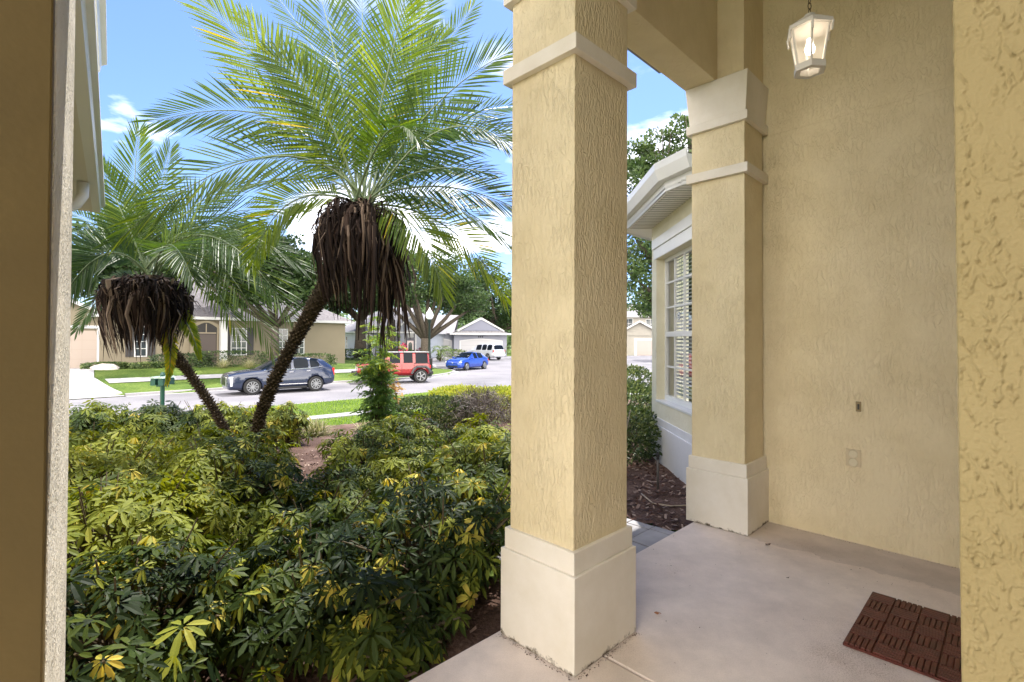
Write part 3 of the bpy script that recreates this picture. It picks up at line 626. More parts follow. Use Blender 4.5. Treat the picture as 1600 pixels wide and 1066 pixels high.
def skirt(root, c, r, h, n, seed, long_side=(0, 0)):
    q = random.Random(seed); b = MB()
    for k in range(n):
        a = q.uniform(0, 6.28); rr = q.uniform(.05, .35)*r; st = Vector((c[0]+rr*math.cos(a), c[1]+rr*math.sin(a), c[2]+q.uniform(-.05, .22)))
        R_ = r*q.uniform(.55, 1.05); dirv = Vector((math.cos(a), math.sin(a), 0)); ln = h*q.uniform(.15, 1)**1.3*(1.0+.5*max(0, dirv.x*long_side[0]+dirv.y*long_side[1]))
        w_ = q.uniform(.004, .015) if q.random() < .8 else q.uniform(.015, .028); pts = []
        for t in (0, .2, .4, .6, .8, 1):
            pts.append(st+dirv*R_*math.sin(min(1, t*1.7)*1.57)*(.9+.1*q.random())*(1-.38*t*t)+Vector((0, 0, .14*math.sin(t*3.14)-ln*t**1.5-R_*.35*min(1, t*1.7)))+Vector((q.gauss(0, .022), q.gauss(0, .022), q.gauss(0, .02)))*(1 if w_ < .012 else .5))
        s = dirv.cross(Vector((0, 0, 1)))*math.cos(q.uniform(-1, 1))+dirv*math.sin(q.uniform(-1, 1))
        vs = []; prof = [.6, 1, 1.1, 1, .8, .15]
        for p, m_ in zip(pts, prof): vs += [tuple(p-s*w_*m_), tuple(p+dirv*w_*.6*m_), tuple(p+s*w_*m_)]
        fs = [f for i in range(5) for f in ((i*3, i*3+1, i*3+4, i*3+3), (i*3+1, i*3+2, i*3+5, i*3+4))]
        b.add(vs, fs, q.random()**2.4)
    # dark core of packed leaf bases
    core = [(r*.30, -h*.62), (r*.50, -h*.42), (r*.74, -h*.28), (r*.66, -.04), (r*.42, .16), (r*.16, .26)]
    for k in range(int(n*.55)):
        a = q.uniform(0, 6.28); e = q.uniform(-.4, 1.45); rr = r*q.uniform(.55, .9); dv = Vector((math.cos(a)*math.cos(e), math.sin(a)*math.cos(e), math.sin(e)*.55)); st = Vector(c)+dv*rr+Vector((0, 0, -h*.08))
        dd = (dv+Vector((q.gauss(0, .6), q.gauss(0, .6), q.gauss(-.25, .5)))).normalized(); l_ = q.uniform(.08, .34); s_ = dd.orthogonal().normalized()*q.uniform(.003, .009); md = st+dd*l_*.6+Vector((0, 0, .01)); en = st+dd*l_+Vector((0, 0, -.10*l_/.2))
        b.add([tuple(st-s_), tuple(st+s_), tuple(md+s_), tuple(md-s_), tuple(en)], [(0, 1, 2, 3), (3, 2, 4)], q.random()**1.5*(1 if q.random() < .9 else 1.3) if q.random() > .1 else .95)
    nseg = 26; vs = []
    for rr, zz in core:
        for j in range(nseg):
            a = 2*math.pi*j/nseg; k = rr*(1+.14*math.sin(j*2.7)+q.uniform(-.1, .1)); vs.append((c[0]+k*math.cos(a), c[1]+k*math.sin(a), c[2]+zz))
    b.add(vs, [(i*nseg+j, i*nseg+(j+1) % nseg, (i+1)*nseg+(j+1) % nseg, (i+1)*nseg+j) for i in range(5) for j in range(nseg)], .05)
    b.build('dead_frond_skirt', palm_dead, root)
PG = 'leaning palms in the front bed'
def palm_right():
    pts = [(414, 752, 6.35), (401, 700, 6.35), (408, 650, 6.3), (430, 595, 6.2), (462, 530, 6.1), (492, 478, 6.0), (525, 425, 5.95), (556, 350, 5.9)]
    path = [px(*p) for p in pts]; rad = [.085, .060, .058, .060, .066, .085, .14, .19]
    root = thing('palm_tree', 'large leaning palm with thick brown skirt of dead fronds, nearest the middle column', 'palm', path[0], PG)
    palm_trunk(path, rad, root, 3); c = px(563, 352, 5.9); skirt(root, c, .47, 1.0, 950, 5, (.9, -.2))
    q = random.Random(2); b = MB()
    for k in range(90):
        a = q.uniform(-2.2, 1.0); st = c+Vector((.33*math.cos(a)+.06, .3*math.sin(a), -.1)); ln = q.uniform(.5, 1.45) if abs(a+.4) < .9 else q.uniform(.4, .9)
        s = Vector((q.uniform(-1, 1), q.uniform(-1, 1), 0)).normalized(); w_ = q.uniform(.008, .022); vs = []; dx = q.gauss(.12, .1)
        for t, m_ in ((0, .5), (.3, 1), (.6, 1), (.85, .7), (1, .15)):
            p = st+Vector((dx*math.sin(t*1.5)+q.gauss(0, .012), q.gauss(0, .012), .06*math.sin(3*t)-ln*t)); vs += [tuple(p-s*w_*m_), tuple(p+s*w_*m_)]
        b.add(vs, [(i*2, i*2+1, i*2+3, i*2+2) for i in range(4)], q.uniform(.2, .9))
    b.build('hanging_dead_leaves', palm_dead, root)
    cc = (563, 325)
    FR = [  # (mid px, tip px, depth at mid, depth at tip, tint, leaflet length, facing)
     ((455, 150), (305, -5), 5.5, 5.2, .72, .62, .75), ((528, 110), (478, -70), 5.9, 6.0, .42, .55, .8), ((563, 90), (560, -80), 6.4, 7.0, .35, .5, .8),
     ((600, 120), (640, -50), 5.6, 5.3, .60, .55, .8), ((640, 150), (735, 10), 6.2, 6.6, .45, .5, .75), ((665, 165), (800, 75), 5.6, 5.3, .42, .55, .65),
     ((670, 190), (815, 165), 6.6, 7.4, .35, .5, .6), ((690, 175), (820, 250), 5.5, 5.1, .22, .55, .55), ((680, 280), (825, 335), 5.7, 5.6, .30, .55, .55),
     ((690, 300), (815, 400), 6.4, 7.0, .42, .5, .5), ((700, 340), (790, 470), 6.5, 7.2, .80, .5, .6), ((640, 330), (690, 455), 5.5, 5.3, .62, .5, .6),
     ((450, 170), (240, 190), 5.7, 5.5, .40, .62, .75), ((430, 215), (185, 375), 5.5, 5.1, .50, .58, .6), ((450, 300), (395, 410), 5.9, 6.0, .66, .45, .65),
     ((480, 210), (350, 95), 6.7, 7.6, .32, .5, .7), ((500, 230), (330, 265), 6.8, 7.8, .30, .5, .5), ((520, 120), (400, -40), 6.7, 7.4, .50, .5, .7),
     ((590, 60), (700, -60), 6.7, 7.4, .45, .5, .7), ((620, 210), (730, 215), 6.9, 8.0, .35, .5, .4),
     ((600, 190), (650, 220), 5.2, 4.8, .38, .40, .3),
     ((620, 300), (700, 385), 6.6, 7.3, .55, .45, .4), ((500, 290), (440, 370), 6.6, 7.2, .35, .45, .4), ((640, 250), (780, 300), 6.7, 7.5, .3, .5, .4), ((610, 130), (690, 60), 5.9, 6.0, .5, .5, .7), ((505, 160), (420, 90), 5.6, 5.4, .5, .5, .7),
     ((540, 130), (525, -20), 6.5, 7.2, .4, .5, .8), ((620, 110), (680, -30), 6.0, 6.2, .5, .5, .8), ((660, 230), (800, 210), 6.0, 6.2, .35, .5, .6), ((480, 260), (300, 330), 6.3, 6.8, .35, .5, .5), ((470, 130), (370, 20), 6.2, 6.6, .5, .55, .8), ((650, 260), (760, 270), 5.4, 5.1, .3, .45, .5)]
    for i, (m_, t_, dm, dt, tn, ll, fc) in enumerate(FR):
        frond(root, px(cc[0]+random.uniform(-14, 14), cc[1]+random.uniform(-6, 6), 5.9), px(*m_, dm), px(*t_, dt), tn, ll, fc)
palm_right()
def palm_left():
    pts = [(378, 730, 7.6), (362, 690, 7.6), (335, 640, 7.5), (300, 590, 7.3), (272, 555, 7.2), (250, 520, 7.1), (238, 480, 7.0), (232, 435, 7.0)]
    path = [px(*p) for p in pts]; rad = [.075, .060, .056, .058, .064, .08, .13, .16]
    root = thing('palm_tree', 'smaller leaning palm with dark round skirt of dead fronds, left of the larger palm', 'palm', path[0], PG)
    palm_trunk(path, rad, root, 9); c = px(228, 462, 7.0); skirt(root, c, .50, .72, 900, 11, (-.3, -.3))
    cc = (232, 432)
    FR = [((205, 330), (213, 205), 7.0, 7.0, .5, .5, .8), ((240, 340), (262, 235), 7.2, 7.5, .45, .5, .8), ((195, 350), (155, 265), 6.9, 6.8, .4, .5, .7), ((180, 370), (95, 330), 7.2, 7.4, .25, .5, .6),
     ((170, 390), (70, 400), 6.8, 6.6, .18, .55, .5), ((165, 385), (95, 470), 6.6, 6.3, .18, .55, .6), ((280, 330), (380, 290), 7.4, 7.8, .35, .55, .5), ((300, 335), (480, 330), 7.6, 8.2, .30, .6, .5),
     ((320, 335), (470, 420), 7.3, 7.6, .30, .6, .5), ((330, 345), (455, 500), 6.8, 6.6, .42, .65, .6), ((310, 360), (425, 545), 6.7, 6.5, .45, .6, .6), ((290, 380), (372, 520), 6.6, 6.4, .55, .5, .6),
     ((262, 370), (300, 440), 6.3, 5.9, .30, .5, .4), ((215, 360), (170, 310), 7.6, 8.3, .3, .5, .5),
     ((268, 530), (262, 600), 7.1, 7.1, .95, .13, .7), ((285, 490), (312, 560), 7.1, 7.2, .80, .16, .6), ((270, 400), (395, 400), 7.6, 8.4, .3, .5, .4), ((300, 350), (420, 470), 7.4, 8.0, .3, .55, .4), ((175, 440), (120, 520), 7.0, 7.0, .2, .3, .5)]
    for (m_, t_, dm, dt, tn, ll, fc) in FR:
        frond(root, px(cc[0]+random.uniform(-12, 12), cc[1]+random.uniform(-6, 6), 7.0), px(*m_, dm), px(*t_, dt), tn, ll, fc)
palm_left()

# ------------------------------------------------------------------ umbrella-leaf shrubs in the foreground
sch = leafmat('umbrella_leaf', [(0, (.012, .024, .008)), (.35, (.045, .072, .014)), (.6, (.15, .18, .024)), (.8, (.28, .31, .05)), (1, (.62, .50, .10))], .22, .5, .16)
def whorl_shrub(x, y, r, ztop, nw, lab, L_=.085, yellow=.12, light=.35, seed=0, grp='umbrella-leaf shrubs below the porch', name='umbrella_shrub', hang=.45, dens=1.0, mt=None, cat='shrub', lean=0, wl=.31):
    q = np.random.default_rng(seed+int(1000*abs(x)+100*y)); zb = g1(x, y); t = thing(name, lab, cat, (x, y, zb), grp); h = ztop-zb
    # whorl centres: dome surface biased + inner
    n = int(nw*dens*1.22); th = q.uniform(0, 2*np.pi, n); cz = q.uniform(-.15, 1, n); rad = np.sqrt(np.clip(1-(np.clip(cz, 0, 1))**2.6, 0, 1))
    depth = 1-np.abs(q.normal(0, .22, n)); rad = rad*np.clip(depth, .2, 1.05)
    bump = 1+.22*np.sin(th*3+seed)+.14*np.sin(th*7+2*seed); hb = 1+.16*np.sin(th*4+seed*1.7)*np.sqrt(np.clip(1-cz*cz, 0, 1))+.10*np.sin(9*rad*np.cos(th)+seed)*np.sin(8*rad*np.sin(th)+2*seed)
    C = np.stack([x+r*rad*np.cos(th)*bump, y+r*rad*np.sin(th)*bump, zb+h*(.42+.58*cz)*hb*np.clip(.55+.45*depth+q.normal(0, .05, n), .3, 1.12)], 1)
    C[:, 2] = np.maximum(C[:, 2], zb+.08)
    keep = (-.7026*C[:, 0]+.7117*C[:, 1] > 1.86) | (C[:, 2] < -5); C = C[keep]; n = len(C); th = th[keep]; cz = cz[keep]
    out = unit(np.stack([np.cos(th)*.55, np.sin(th)*.55, .35+np.clip(cz, 0, 1)], 1)+q.normal(0, .28, (n, 3)))
    kk = 8; ph = np.tile(np.arange(kk)/kk*2*np.pi, n)+np.repeat(q.uniform(0, 6.28, n), kk); A = np.repeat(out, kk, 0)
    X = unit(np.cross(A, np.tile([.3, .9, .1], (n*kk, 1)))); Y = np.cross(A, X); rd = X*np.cos(ph)[:, None]+Y*np.sin(ph)[:, None]
    isy = q.random(n) < yellow; hang_ = np.repeat(np.where(isy, q.uniform(.3, 1.6, n), q.uniform(.0, hang, n)), kk); D = unit(rd-A*(hang_-.15)[:, None]+q.normal(0, .08, (n*kk, 3))); S = unit(np.cross(D, A)+q.normal(0, .12, (n*kk, 3)))
    sz = np.repeat(q.uniform(.5, 1.25, n), kk)*L_*q.uniform(.8, 1.15, n*kk)
    light = light+.10; base = np.repeat(np.where(isy, q.uniform(.72, 1, n), np.clip(q.normal(light, .12, n)+.22*np.sin(C[:, 0]*3.1+1)*np.sin(C[:, 1]*2.7)+.16*np.sin(C[:, 0]*7.3)*np.sin(C[:, 1]*6.1+C[:, 2]*9), 0, .74)), kk)  # tint waves paint sunlit and dark patches across the leaves
    leaves_mb = MB(); leaves(leaves_mb, np.repeat(C, kk, 0)+D*.012, D, S, sz, sz*wl, q.uniform(.1, .5, n*kk), np.clip(base+q.normal(0, .05, n*kk), 0, 1), .10, (.35, .72), (.85, 1.0))
    leaves_mb.build('foliage', mt or sch, t)
    b = MB()
    for k in range(0, n, max(1, n//70)):
        p = C[k]; m_ = np.array([x+(p[0]-x)*.45+q.normal(0, .03), y+(p[1]-y)*.45+q.normal(0, .03), zb+(p[2]-zb)*.5]); b0 = (x+q.normal(0, .07), y+q.normal(0, .07), zb-.02)
        b.tube([b0, tuple(m_), tuple(p)], [.011, .008, .004], 5)
    for k in range(9):
        a_ = q.uniform(0, 6.28); r_ = r*q.uniform(.2, .8); p = np.array([x+r_*np.cos(a_), y+r_*np.sin(a_), zb+h*q.uniform(.85, 1.12)])
        if -.7026*p[0]+.7117*p[1] < 1.9: continue
        b.tube([(x+q.normal(0, .1), y+q.normal(0, .1), zb), tuple(p*.6+np.array([x, y, zb])*.4), tuple(p)], [.009, .007, .0035], 5)
    b.build('stems', M['stem'], t); return t
SH = [ # x, y, r, ztop, n, yellow, light, label
 (-1.55, 4.75, .42, .22, 170, .08, .38, 'sparse umbrella-leaf plant in the small gap right of the large palm base'),
 (-.58, 2.42, .34, .10, 130, .10, .25, 'small low umbrella-leaf plant closest to the porch slab corner'),
 (-.42, 3.05, .62, .56, 500, .22, .08, 'dark umbrella-leaf shrub with hanging yellow leaves touching the middle column'),
 (-1.02, 2.55, .60, .38, 430, .20, .08, 'low umbrella-leaf shrub at the bottom edge of the view next to the porch slab'),
 (-1.75, 2.25, .62, .42, 430, .14, .12, 'umbrella-leaf shrub in the bottom left corner with dark inner leaves'),
 (-2.35, 2.9, .70, .52, 560, .08, .55, 'bright green umbrella-leaf shrub beside the left pier'),
 (-1.35, 3.45, .62, .34, 420, .08, .26, 'umbrella-leaf shrub in the middle of the bed, in front of the large palm'),
 (-.15, 4.1, .62, .60, 560, .06, .38, 'tall umbrella-leaf shrub with bright top leaves left of the middle column'),
 (-.85, 4.6, .58, .46, 340, .08, .34, 'open umbrella-leaf shrub with bare stems over the mulch gap'),
 (-2.35, 4.1, .66, .50, 560, .10, .46, 'yellow-green umbrella-leaf shrub at the foot of the large palm'),
 (-3.3, 3.9, .72, .54, 560, .14, .52, 'sunlit yellowish umbrella-leaf shrub behind the left pier'),
 (-3.1, 5.2, .75, .42, 520, .12, .50, 'yellow-topped umbrella-leaf shrub in front of the smaller palm'),
 (-4.3, 5.1, .75, .44, 520, .12, .50, 'yellow-topped umbrella-leaf shrub at the far left of the bed'),
 (-1.75, 6.0, .52, .30, 260, .06, .34, 'small umbrella-leaf shrub right of the large palm trunk'),
 (-1.55, 6.9, .60, .34, 320, .10, .36, 'umbrella-leaf shrub in front of the feathery bamboo-like plant'),
 (-.35, 5.6, .62, .44, 420, .08, .50, 'green umbrella-leaf shrub in front of the grey twiggy bush')]
for i, (x, y, r, zt, n, yl, lt, lab) in enumerate(SH): whorl_shrub(x, y, r, zt, n, lab, .074 if y < 5 else .085, yl, lt, seed=i)
for i, (x, y, lab) in enumerate([(-7.0, 8.3, 'dark hedge shrub nearest the left pier, in front of the road'), (-6.1, 8.5, 'dark hedge shrub left of the green mailbox post'), (-5.2, 8.7, 'dark hedge shrub directly below the green mailbox post')]):
    whorl_shrub(x, y, .62, .26, 420, lab, .11, .05, .30, seed=40+i, grp='hedge shrubs along the front of the bed')
whorl_shrub(-4.3, 8.6, .5, .22, 170, 'loose sparse shrub with bare forked stems between hedge and palm trunk', .10, .15, .4, seed=51, grp='hedge shrubs along the front of the bed')
whorl_shrub(-3.75, 8.3, .35, .30, 150, 'small yellow-tipped shrub between the two palm trunks', .10, .22, .5, seed=52, grp='hedge shrubs along the front of the bed')

# small-leaf clipped shrubs
def blob_shrub(name, lab, cat, x, y, rx, ry, z1, n, size, mt, tc=.4, ts=.18, zb=None, grp=None, square=3.0, stems=True, mtst=None, rot=0):
    q = np.random.default_rng(int(abs(x*97+y*31))+n); zb = g1(x, y) if zb is None else zb; t = thing(name, lab, cat, (x, y, zb), grp); h = z1-zb
    d = q.normal(0, 1, (n, 3)); d /= (np.abs(d)**square).sum(1, keepdims=True)**(1/square); s = 1-np.abs(q.normal(0, .13, n)); s *= 1+.07*np.sin(d[:, 0]*9+x)*np.cos(d[:, 1]*8)+.05*np.sin(d[:, 2]*12)
    lx = d[:, 0]*rx*s; ly = d[:, 1]*ry*s; c_, s_ = math.cos(rot), math.sin(rot)
    C = np.stack([x+lx*c_-ly*s_, y+lx*s_+ly*c_, zb+h*.5+d[:, 2]*h*.5*s], 1)
    D = unit(d+q.normal(0, .6, (n, 3))+np.array([0, 0, .4])); S = unit(np.cross(D, q.normal(0, 1, (n, 3)))); sz = size*q.uniform(.7, 1.3, n)
    b = MB(); leaves(b, C, D, S, sz, sz*.45, .1, np.clip(q.normal(tc, ts, n)+.15*np.sin(C[:, 0]*5)*np.sin(C[:, 1]*4+C[:, 2]*5), 0, 1)); b.build('foliage', mt, t)
    if stems:
        b = MB()
        for k in range(22):
            p = C[q.integers(n)]; b.tube([(x+(p[0]-x)*.25, y+(p[1]-y)*.25, zb-.03), ((x+p[0])/2, (y+p[1])/2, zb+(p[2]-zb)*.5), tuple(p)], [.014, .009, .004], 5)
        b.build('stems', mtst or M['stem'], t)
    return t
box_leaf = leafmat('box_leaf', [(0, (.02, .04, .015)), (.5, (.06, .10, .03)), (1, (.28, .32, .12))], .2, .4)
yel_leaf = leafmat('golden_leaf', [(0, (.08, .13, .02)), (.5, (.25, .30, .05)), (1, (.42, .42, .10))], .3, .5)
twig_m = leafmat('twiggy', [(0, (.06, .05, .045)), (.5, (.17, .14, .12)), (1, (.36, .32, .30))], .0, .8, .1)
blob_shrub('bush', 'fine-leaved dull green rounded bush behind the umbrella-leaf shrubs', 'bush', -1.45, 9.0, .8, .7, .36, 9000, .06, box_leaf, .5, .22)
# bare twiggy bush
def twiggy(x, y):
    zb = g1(x, y); t = thing('twiggy_bush', 'bare grey-purple twiggy bush between green bush and golden hedge', 'bush', (x, y, zb)); b = MB(); q = random.Random(4)
    for k in range(2600):
        a = q.uniform(0, 6.28); e = q.uniform(.0, 1.4); rr = q.uniform(.55, 1); c = Vector((x+.72*rr*math.cos(a)*math.cos(e), y+.6*rr*math.sin(a)*math.cos(e), zb+.2+.62*rr*math.sin(e)))
        d = Vector((q.gauss(0, .5), q.gauss(0, .5), q.gauss(.4, .6))).normalized(); l_ = q.uniform(.06, .17); s = d.orthogonal().normalized()*.0045
        b.add([tuple(c-s), tuple(c+s), tuple(c+d*l_+s*.4), tuple(c+d*l_-s*.4)], [(0, 1, 2, 3)], q.random())
    b.build('twigs', twig_m, t)
    b = MB()
    for k in range(30):
        a = q.uniform(0, 6.28); rr = q.uniform(.2, .6); b.tube([(x, y, zb), (x+rr*.5*math.cos(a), y+rr*.5*math.sin(a), zb+.3), (x+rr*math.cos(a), y+rr*math.sin(a), zb+q.uniform(.4, .75))], [.012, .008, .004], 5)
    b.build('branches', M['stem'], t)
twiggy(-.55, 8.7)
for i, (x, y, lab) in enumerate([(-1.15, 11.2, 'golden-green hedge bush, leftmost above the twiggy bush'), (-.2, 11.0, 'golden-green hedge bush beside the middle column'), (.75, 11.0, 'golden-green hedge bush hidden partly behind the middle column')]):
    blob_shrub('hedge_bush', lab, 'hedge', x, y, .7, .6, .36, 5200, .07, yel_leaf, .62, .2, grp='golden hedge bushes near the lawn')
# hedge right of the column
for i, (x, y, z1, lab) in enumerate([(1.40, 6.5, .55, 'lowest green bush beside the bay base, right of the middle column'), (1.72, 7.6, .80, 'middle green bush in front of the bay window'), (2.15, 9.1, .95, 'tallest green bush in front of the bay, nearest the street')]):
    blob_shrub('bush', lab, 'bush', x, y, .44, .55, z1, 4200, .055, box_leaf, .45+.1*i, .2, grp='bushes beside the bay window')
b = MB(); b.tube([(1.08, 5.3, g1(1.08, 5.3)), (1.2, 5.45, .2), (1.33, 5.6, .62)], [.012, .01, .006], 6); tag(b.build('bare_stem', simple('pale_stem', (.30, .25, .18), .8), smooth=True), 'single pale leaning bare stem in front of the right-hand bushes', 'stem')

# nandina-like feathery plant
def nandina():
    x, y = -2.02, 7.5; zb = g1(x, y); t = thing('feathery_plant', 'tall feathery bamboo-like plant with orange tips, in front of the red car', 'plant', (x, y, zb))
    q = np.random.default_rng(3); b = MB(); O = []; D = []; Ls = []; T = []
    tips = []
    for k in range(22):
        a = q.uniform(0, 6.28); top = q.uniform(.7, 2.15); rr = q.uniform(.02, .13)*top; p1 = np.array([x+rr*math.cos(a)*.4+q.normal(0, .05), y+rr*math.sin(a)*.4, zb+top*.5]); p2 = np.array([x+.04+rr*math.cos(a), y+rr*math.sin(a), zb+top])
        b.tube([(x+q.normal(0, .06), y+q.normal(0, .06), zb), tuple(p1), tuple(p2)], [.009, .007, .004], 6)
        for j in range(11):
            s = q.uniform(.0, 1); c = p1*(1-s)+p2*s if s > .2 else p1*.8+np.array([x, y, zb+.3])*.2; aa = q.uniform(0, 6.28); e = q.uniform(-.1, .7); dd = np.array([math.cos(aa)*math.cos(e), math.sin(aa)*math.cos(e), math.sin(e)]); ln = q.uniform(.14, .32)
            orange = (dd[0] > .2 and abs(c[2]-.85) < .28 and c[0] > x-.02 and abs(dd[1]) < .6 and q.random() < .5)
            for m_ in range(26):
                u_ = m_/25; pt = c+dd*ln*u_+np.array([0, 0, -.08*u_*u_]); O.append(pt); sd_ = q.normal(0, .8, 3)+dd*.8; sd_[2] *= .5; D.append(sd_); Ls.append(q.uniform(.04, .095)); T.append(q.uniform(.85, 1) if orange else np.clip(q.normal(.38+.25*(c[2] > .9), .14), 0, .8))
    b.build('stems', simple('nandina_stem', (.10, .09, .05), .8), t)
    D = unit(D); S = unit(np.cross(D, q.normal(0, 1, D.shape))); f = MB(); leaves(f, np.array(O), D, S, np.array(Ls), np.array(Ls)*.28, .3, T)
    f.build('foliage', leafmat('feathery_leaf', [(0, (.05, .11, .04)), (.5, (.16, .27, .08)), (.8, (.32, .40, .08)), (.86, (.50, .34, .12)), (1, (.6, .46, .24))], .35, .5), t)
nandina()
def grass_tuft(x, y, lab, h=.5, n=260, r=.32, c=None, grp=None):
    zb = g1(x, y); q = np.random.default_rng(int(abs(x)*10+y)); a = q.uniform(0, 6.28, n); e = q.uniform(.35, 1.45, n); D = np.stack([np.cos(a)*np.cos(e), np.sin(a)*np.cos(e), np.sin(e)], 1); O = np.stack([x+q.normal(0, .06, n), y+q.normal(0, .06, n), np.full(n, zb)], 1)
    S = unit(np.cross(D, [0, 0, 1.0])); b = MB(); leaves(b, O, D, S, h*q.uniform(.6, 1.2, n), .012, .35, q.random(n)); o = b.build('grass_tuft', c or leafmat('tuft', [(0, (.12, .15, .05)), (.6, (.30, .30, .14)), (1, (.55, .50, .36))], .3, .5)); tag(o, lab, 'grass clump', grp); return o
grass_tuft(-3.75, 9.6, 'pale arching grass clump between large palm trunk and feathery plant', .55, 420)
grass_tuft(-3.0, 10.2, 'small green arching grass clump at the edge of the lawn', .35, 200)

# mulch-side lawn blades along near strip
mb = MB(); q = np.random.default_rng(8); n = 26000; PX = q.uniform(-9, 1, n); PY = q.uniform(9.5, 24, n); d, i, ins = dist_poly(np.stack([PX, PY], 1)); ok = (~ins) & (i < nk) & (d > .2) & (d < 8.2) & ~((d > 4.25) & (d < 5.75)); PX, PY = PX[ok], PY[ok]; ZZ = gz(np.stack([PX, PY], 1)); n = len(PX)
a = q.uniform(0, 6.28, n); hh = q.uniform(.03, .08, n)
for k in range(n):
    w_ = .012; cx, sy = math.cos(a[k])*w_, math.sin(a[k])*w_
    mb.add([(PX[k]-cx, PY[k]-sy, ZZ[k]), (PX[k]+cx, PY[k]+sy, ZZ[k]), (PX[k]+sy*1.5, PY[k]-cx, ZZ[k]+hh[k])], [(0, 1, 2)], float(q.random()))
mb.build('grass', leafmat('grass_blade', [(0, (.07, .15, .015)), (1, (.25, .36, .06))], .3, .6), kind='stuff', label='short green grass blades along the near lawn strips')

# ------------------------------------------------------------------ street furniture
def mailbox():
    x, y = -10.62, 15.2; zb = g1(x, y); t = thing('mailbox', 'dark green double mailbox on a square green post by the road', 'mailbox', (x, y, zb))
    top = 1.4-52/F*y
    b = MB(); b.lathe((x, y, zb), [(.10, 0), (.10, .3), (.075, .33), (.06, .36), (.06, top-zb-.1), (.07, top-zb-.08), (.03, top-zb)], 10); b.build('post', M['green_metal'], t)
    for s in (-1, 1):
        cx = x+s*.115; z = zb+1.02; prof = [(-.065, 0), (.065, 0), (.065, .16), (.045, .20), (0, .22), (-.045, .20), (-.065, .16)]
        n = len(prof); b = MB(); vs = [(cx+a_, y-.26, z+c_) for a_, c_ in prof]+[(cx+a_, y+.26, z+c_) for a_, c_ in prof]
        b.add(vs, [tuple(range(n)), tuple(range(2*n-1, n-1, -1))]+[(k, (k+1) % n, n+(k+1) % n, n+k) for k in range(n)]); bx_ = b.build('box', M['green_metal'], t, bevel=.008)
        b = MB(); b.prism([(cx-.085, y-.3), (cx+.085, y-.3), (cx+.085, y+.3), (cx-.085, y+.3)], z+.205, z+.26, [(cx-.02, y-.3), (cx+.02, y-.3), (cx+.02, y+.3), (cx-.02, y+.3)]); b.build('roof', simple('weathered_green', (.25, .33, .28), .4), bx_)
    b = MB(); b.box(x-.18, x+.18, y-.03, y+.03, zb+.96, zb+1.01); b.build('crossbar', M['green_metal'], t)
mailbox()
def street_lamp():
    x, y = (671-800)/F*34, 34; zb = g1(x, y); t = thing('street_lamp', 'dark post street lamp with white acorn globe behind the red car', 'street lamp', (x, y, zb)); gt = 1.4+(532-492)/F*y-.35
    b = MB(); b.lathe((x, y, zb), [(.2, 0), (.2, .5), (.12, .6), (.085, .8), (.075, gt-zb-.25), (.13, gt-zb-.2), (.13, gt-zb-.05), (.17, gt-zb)], 12); b.build('post', simple('lamp_post_green', (.02, .035, .03), .4, .3), t, smooth=True)
    b = MB(); b.lathe((x, y, gt), [(.13, 0), (.24, .12), (.27, .3), (.2, .5), (.13, .58), (.06, .7), (.015, .82)], 16); b.build('globe', simple('globe_white', (.85, .87, .9), .25), t, smooth=True)
street_lamp()

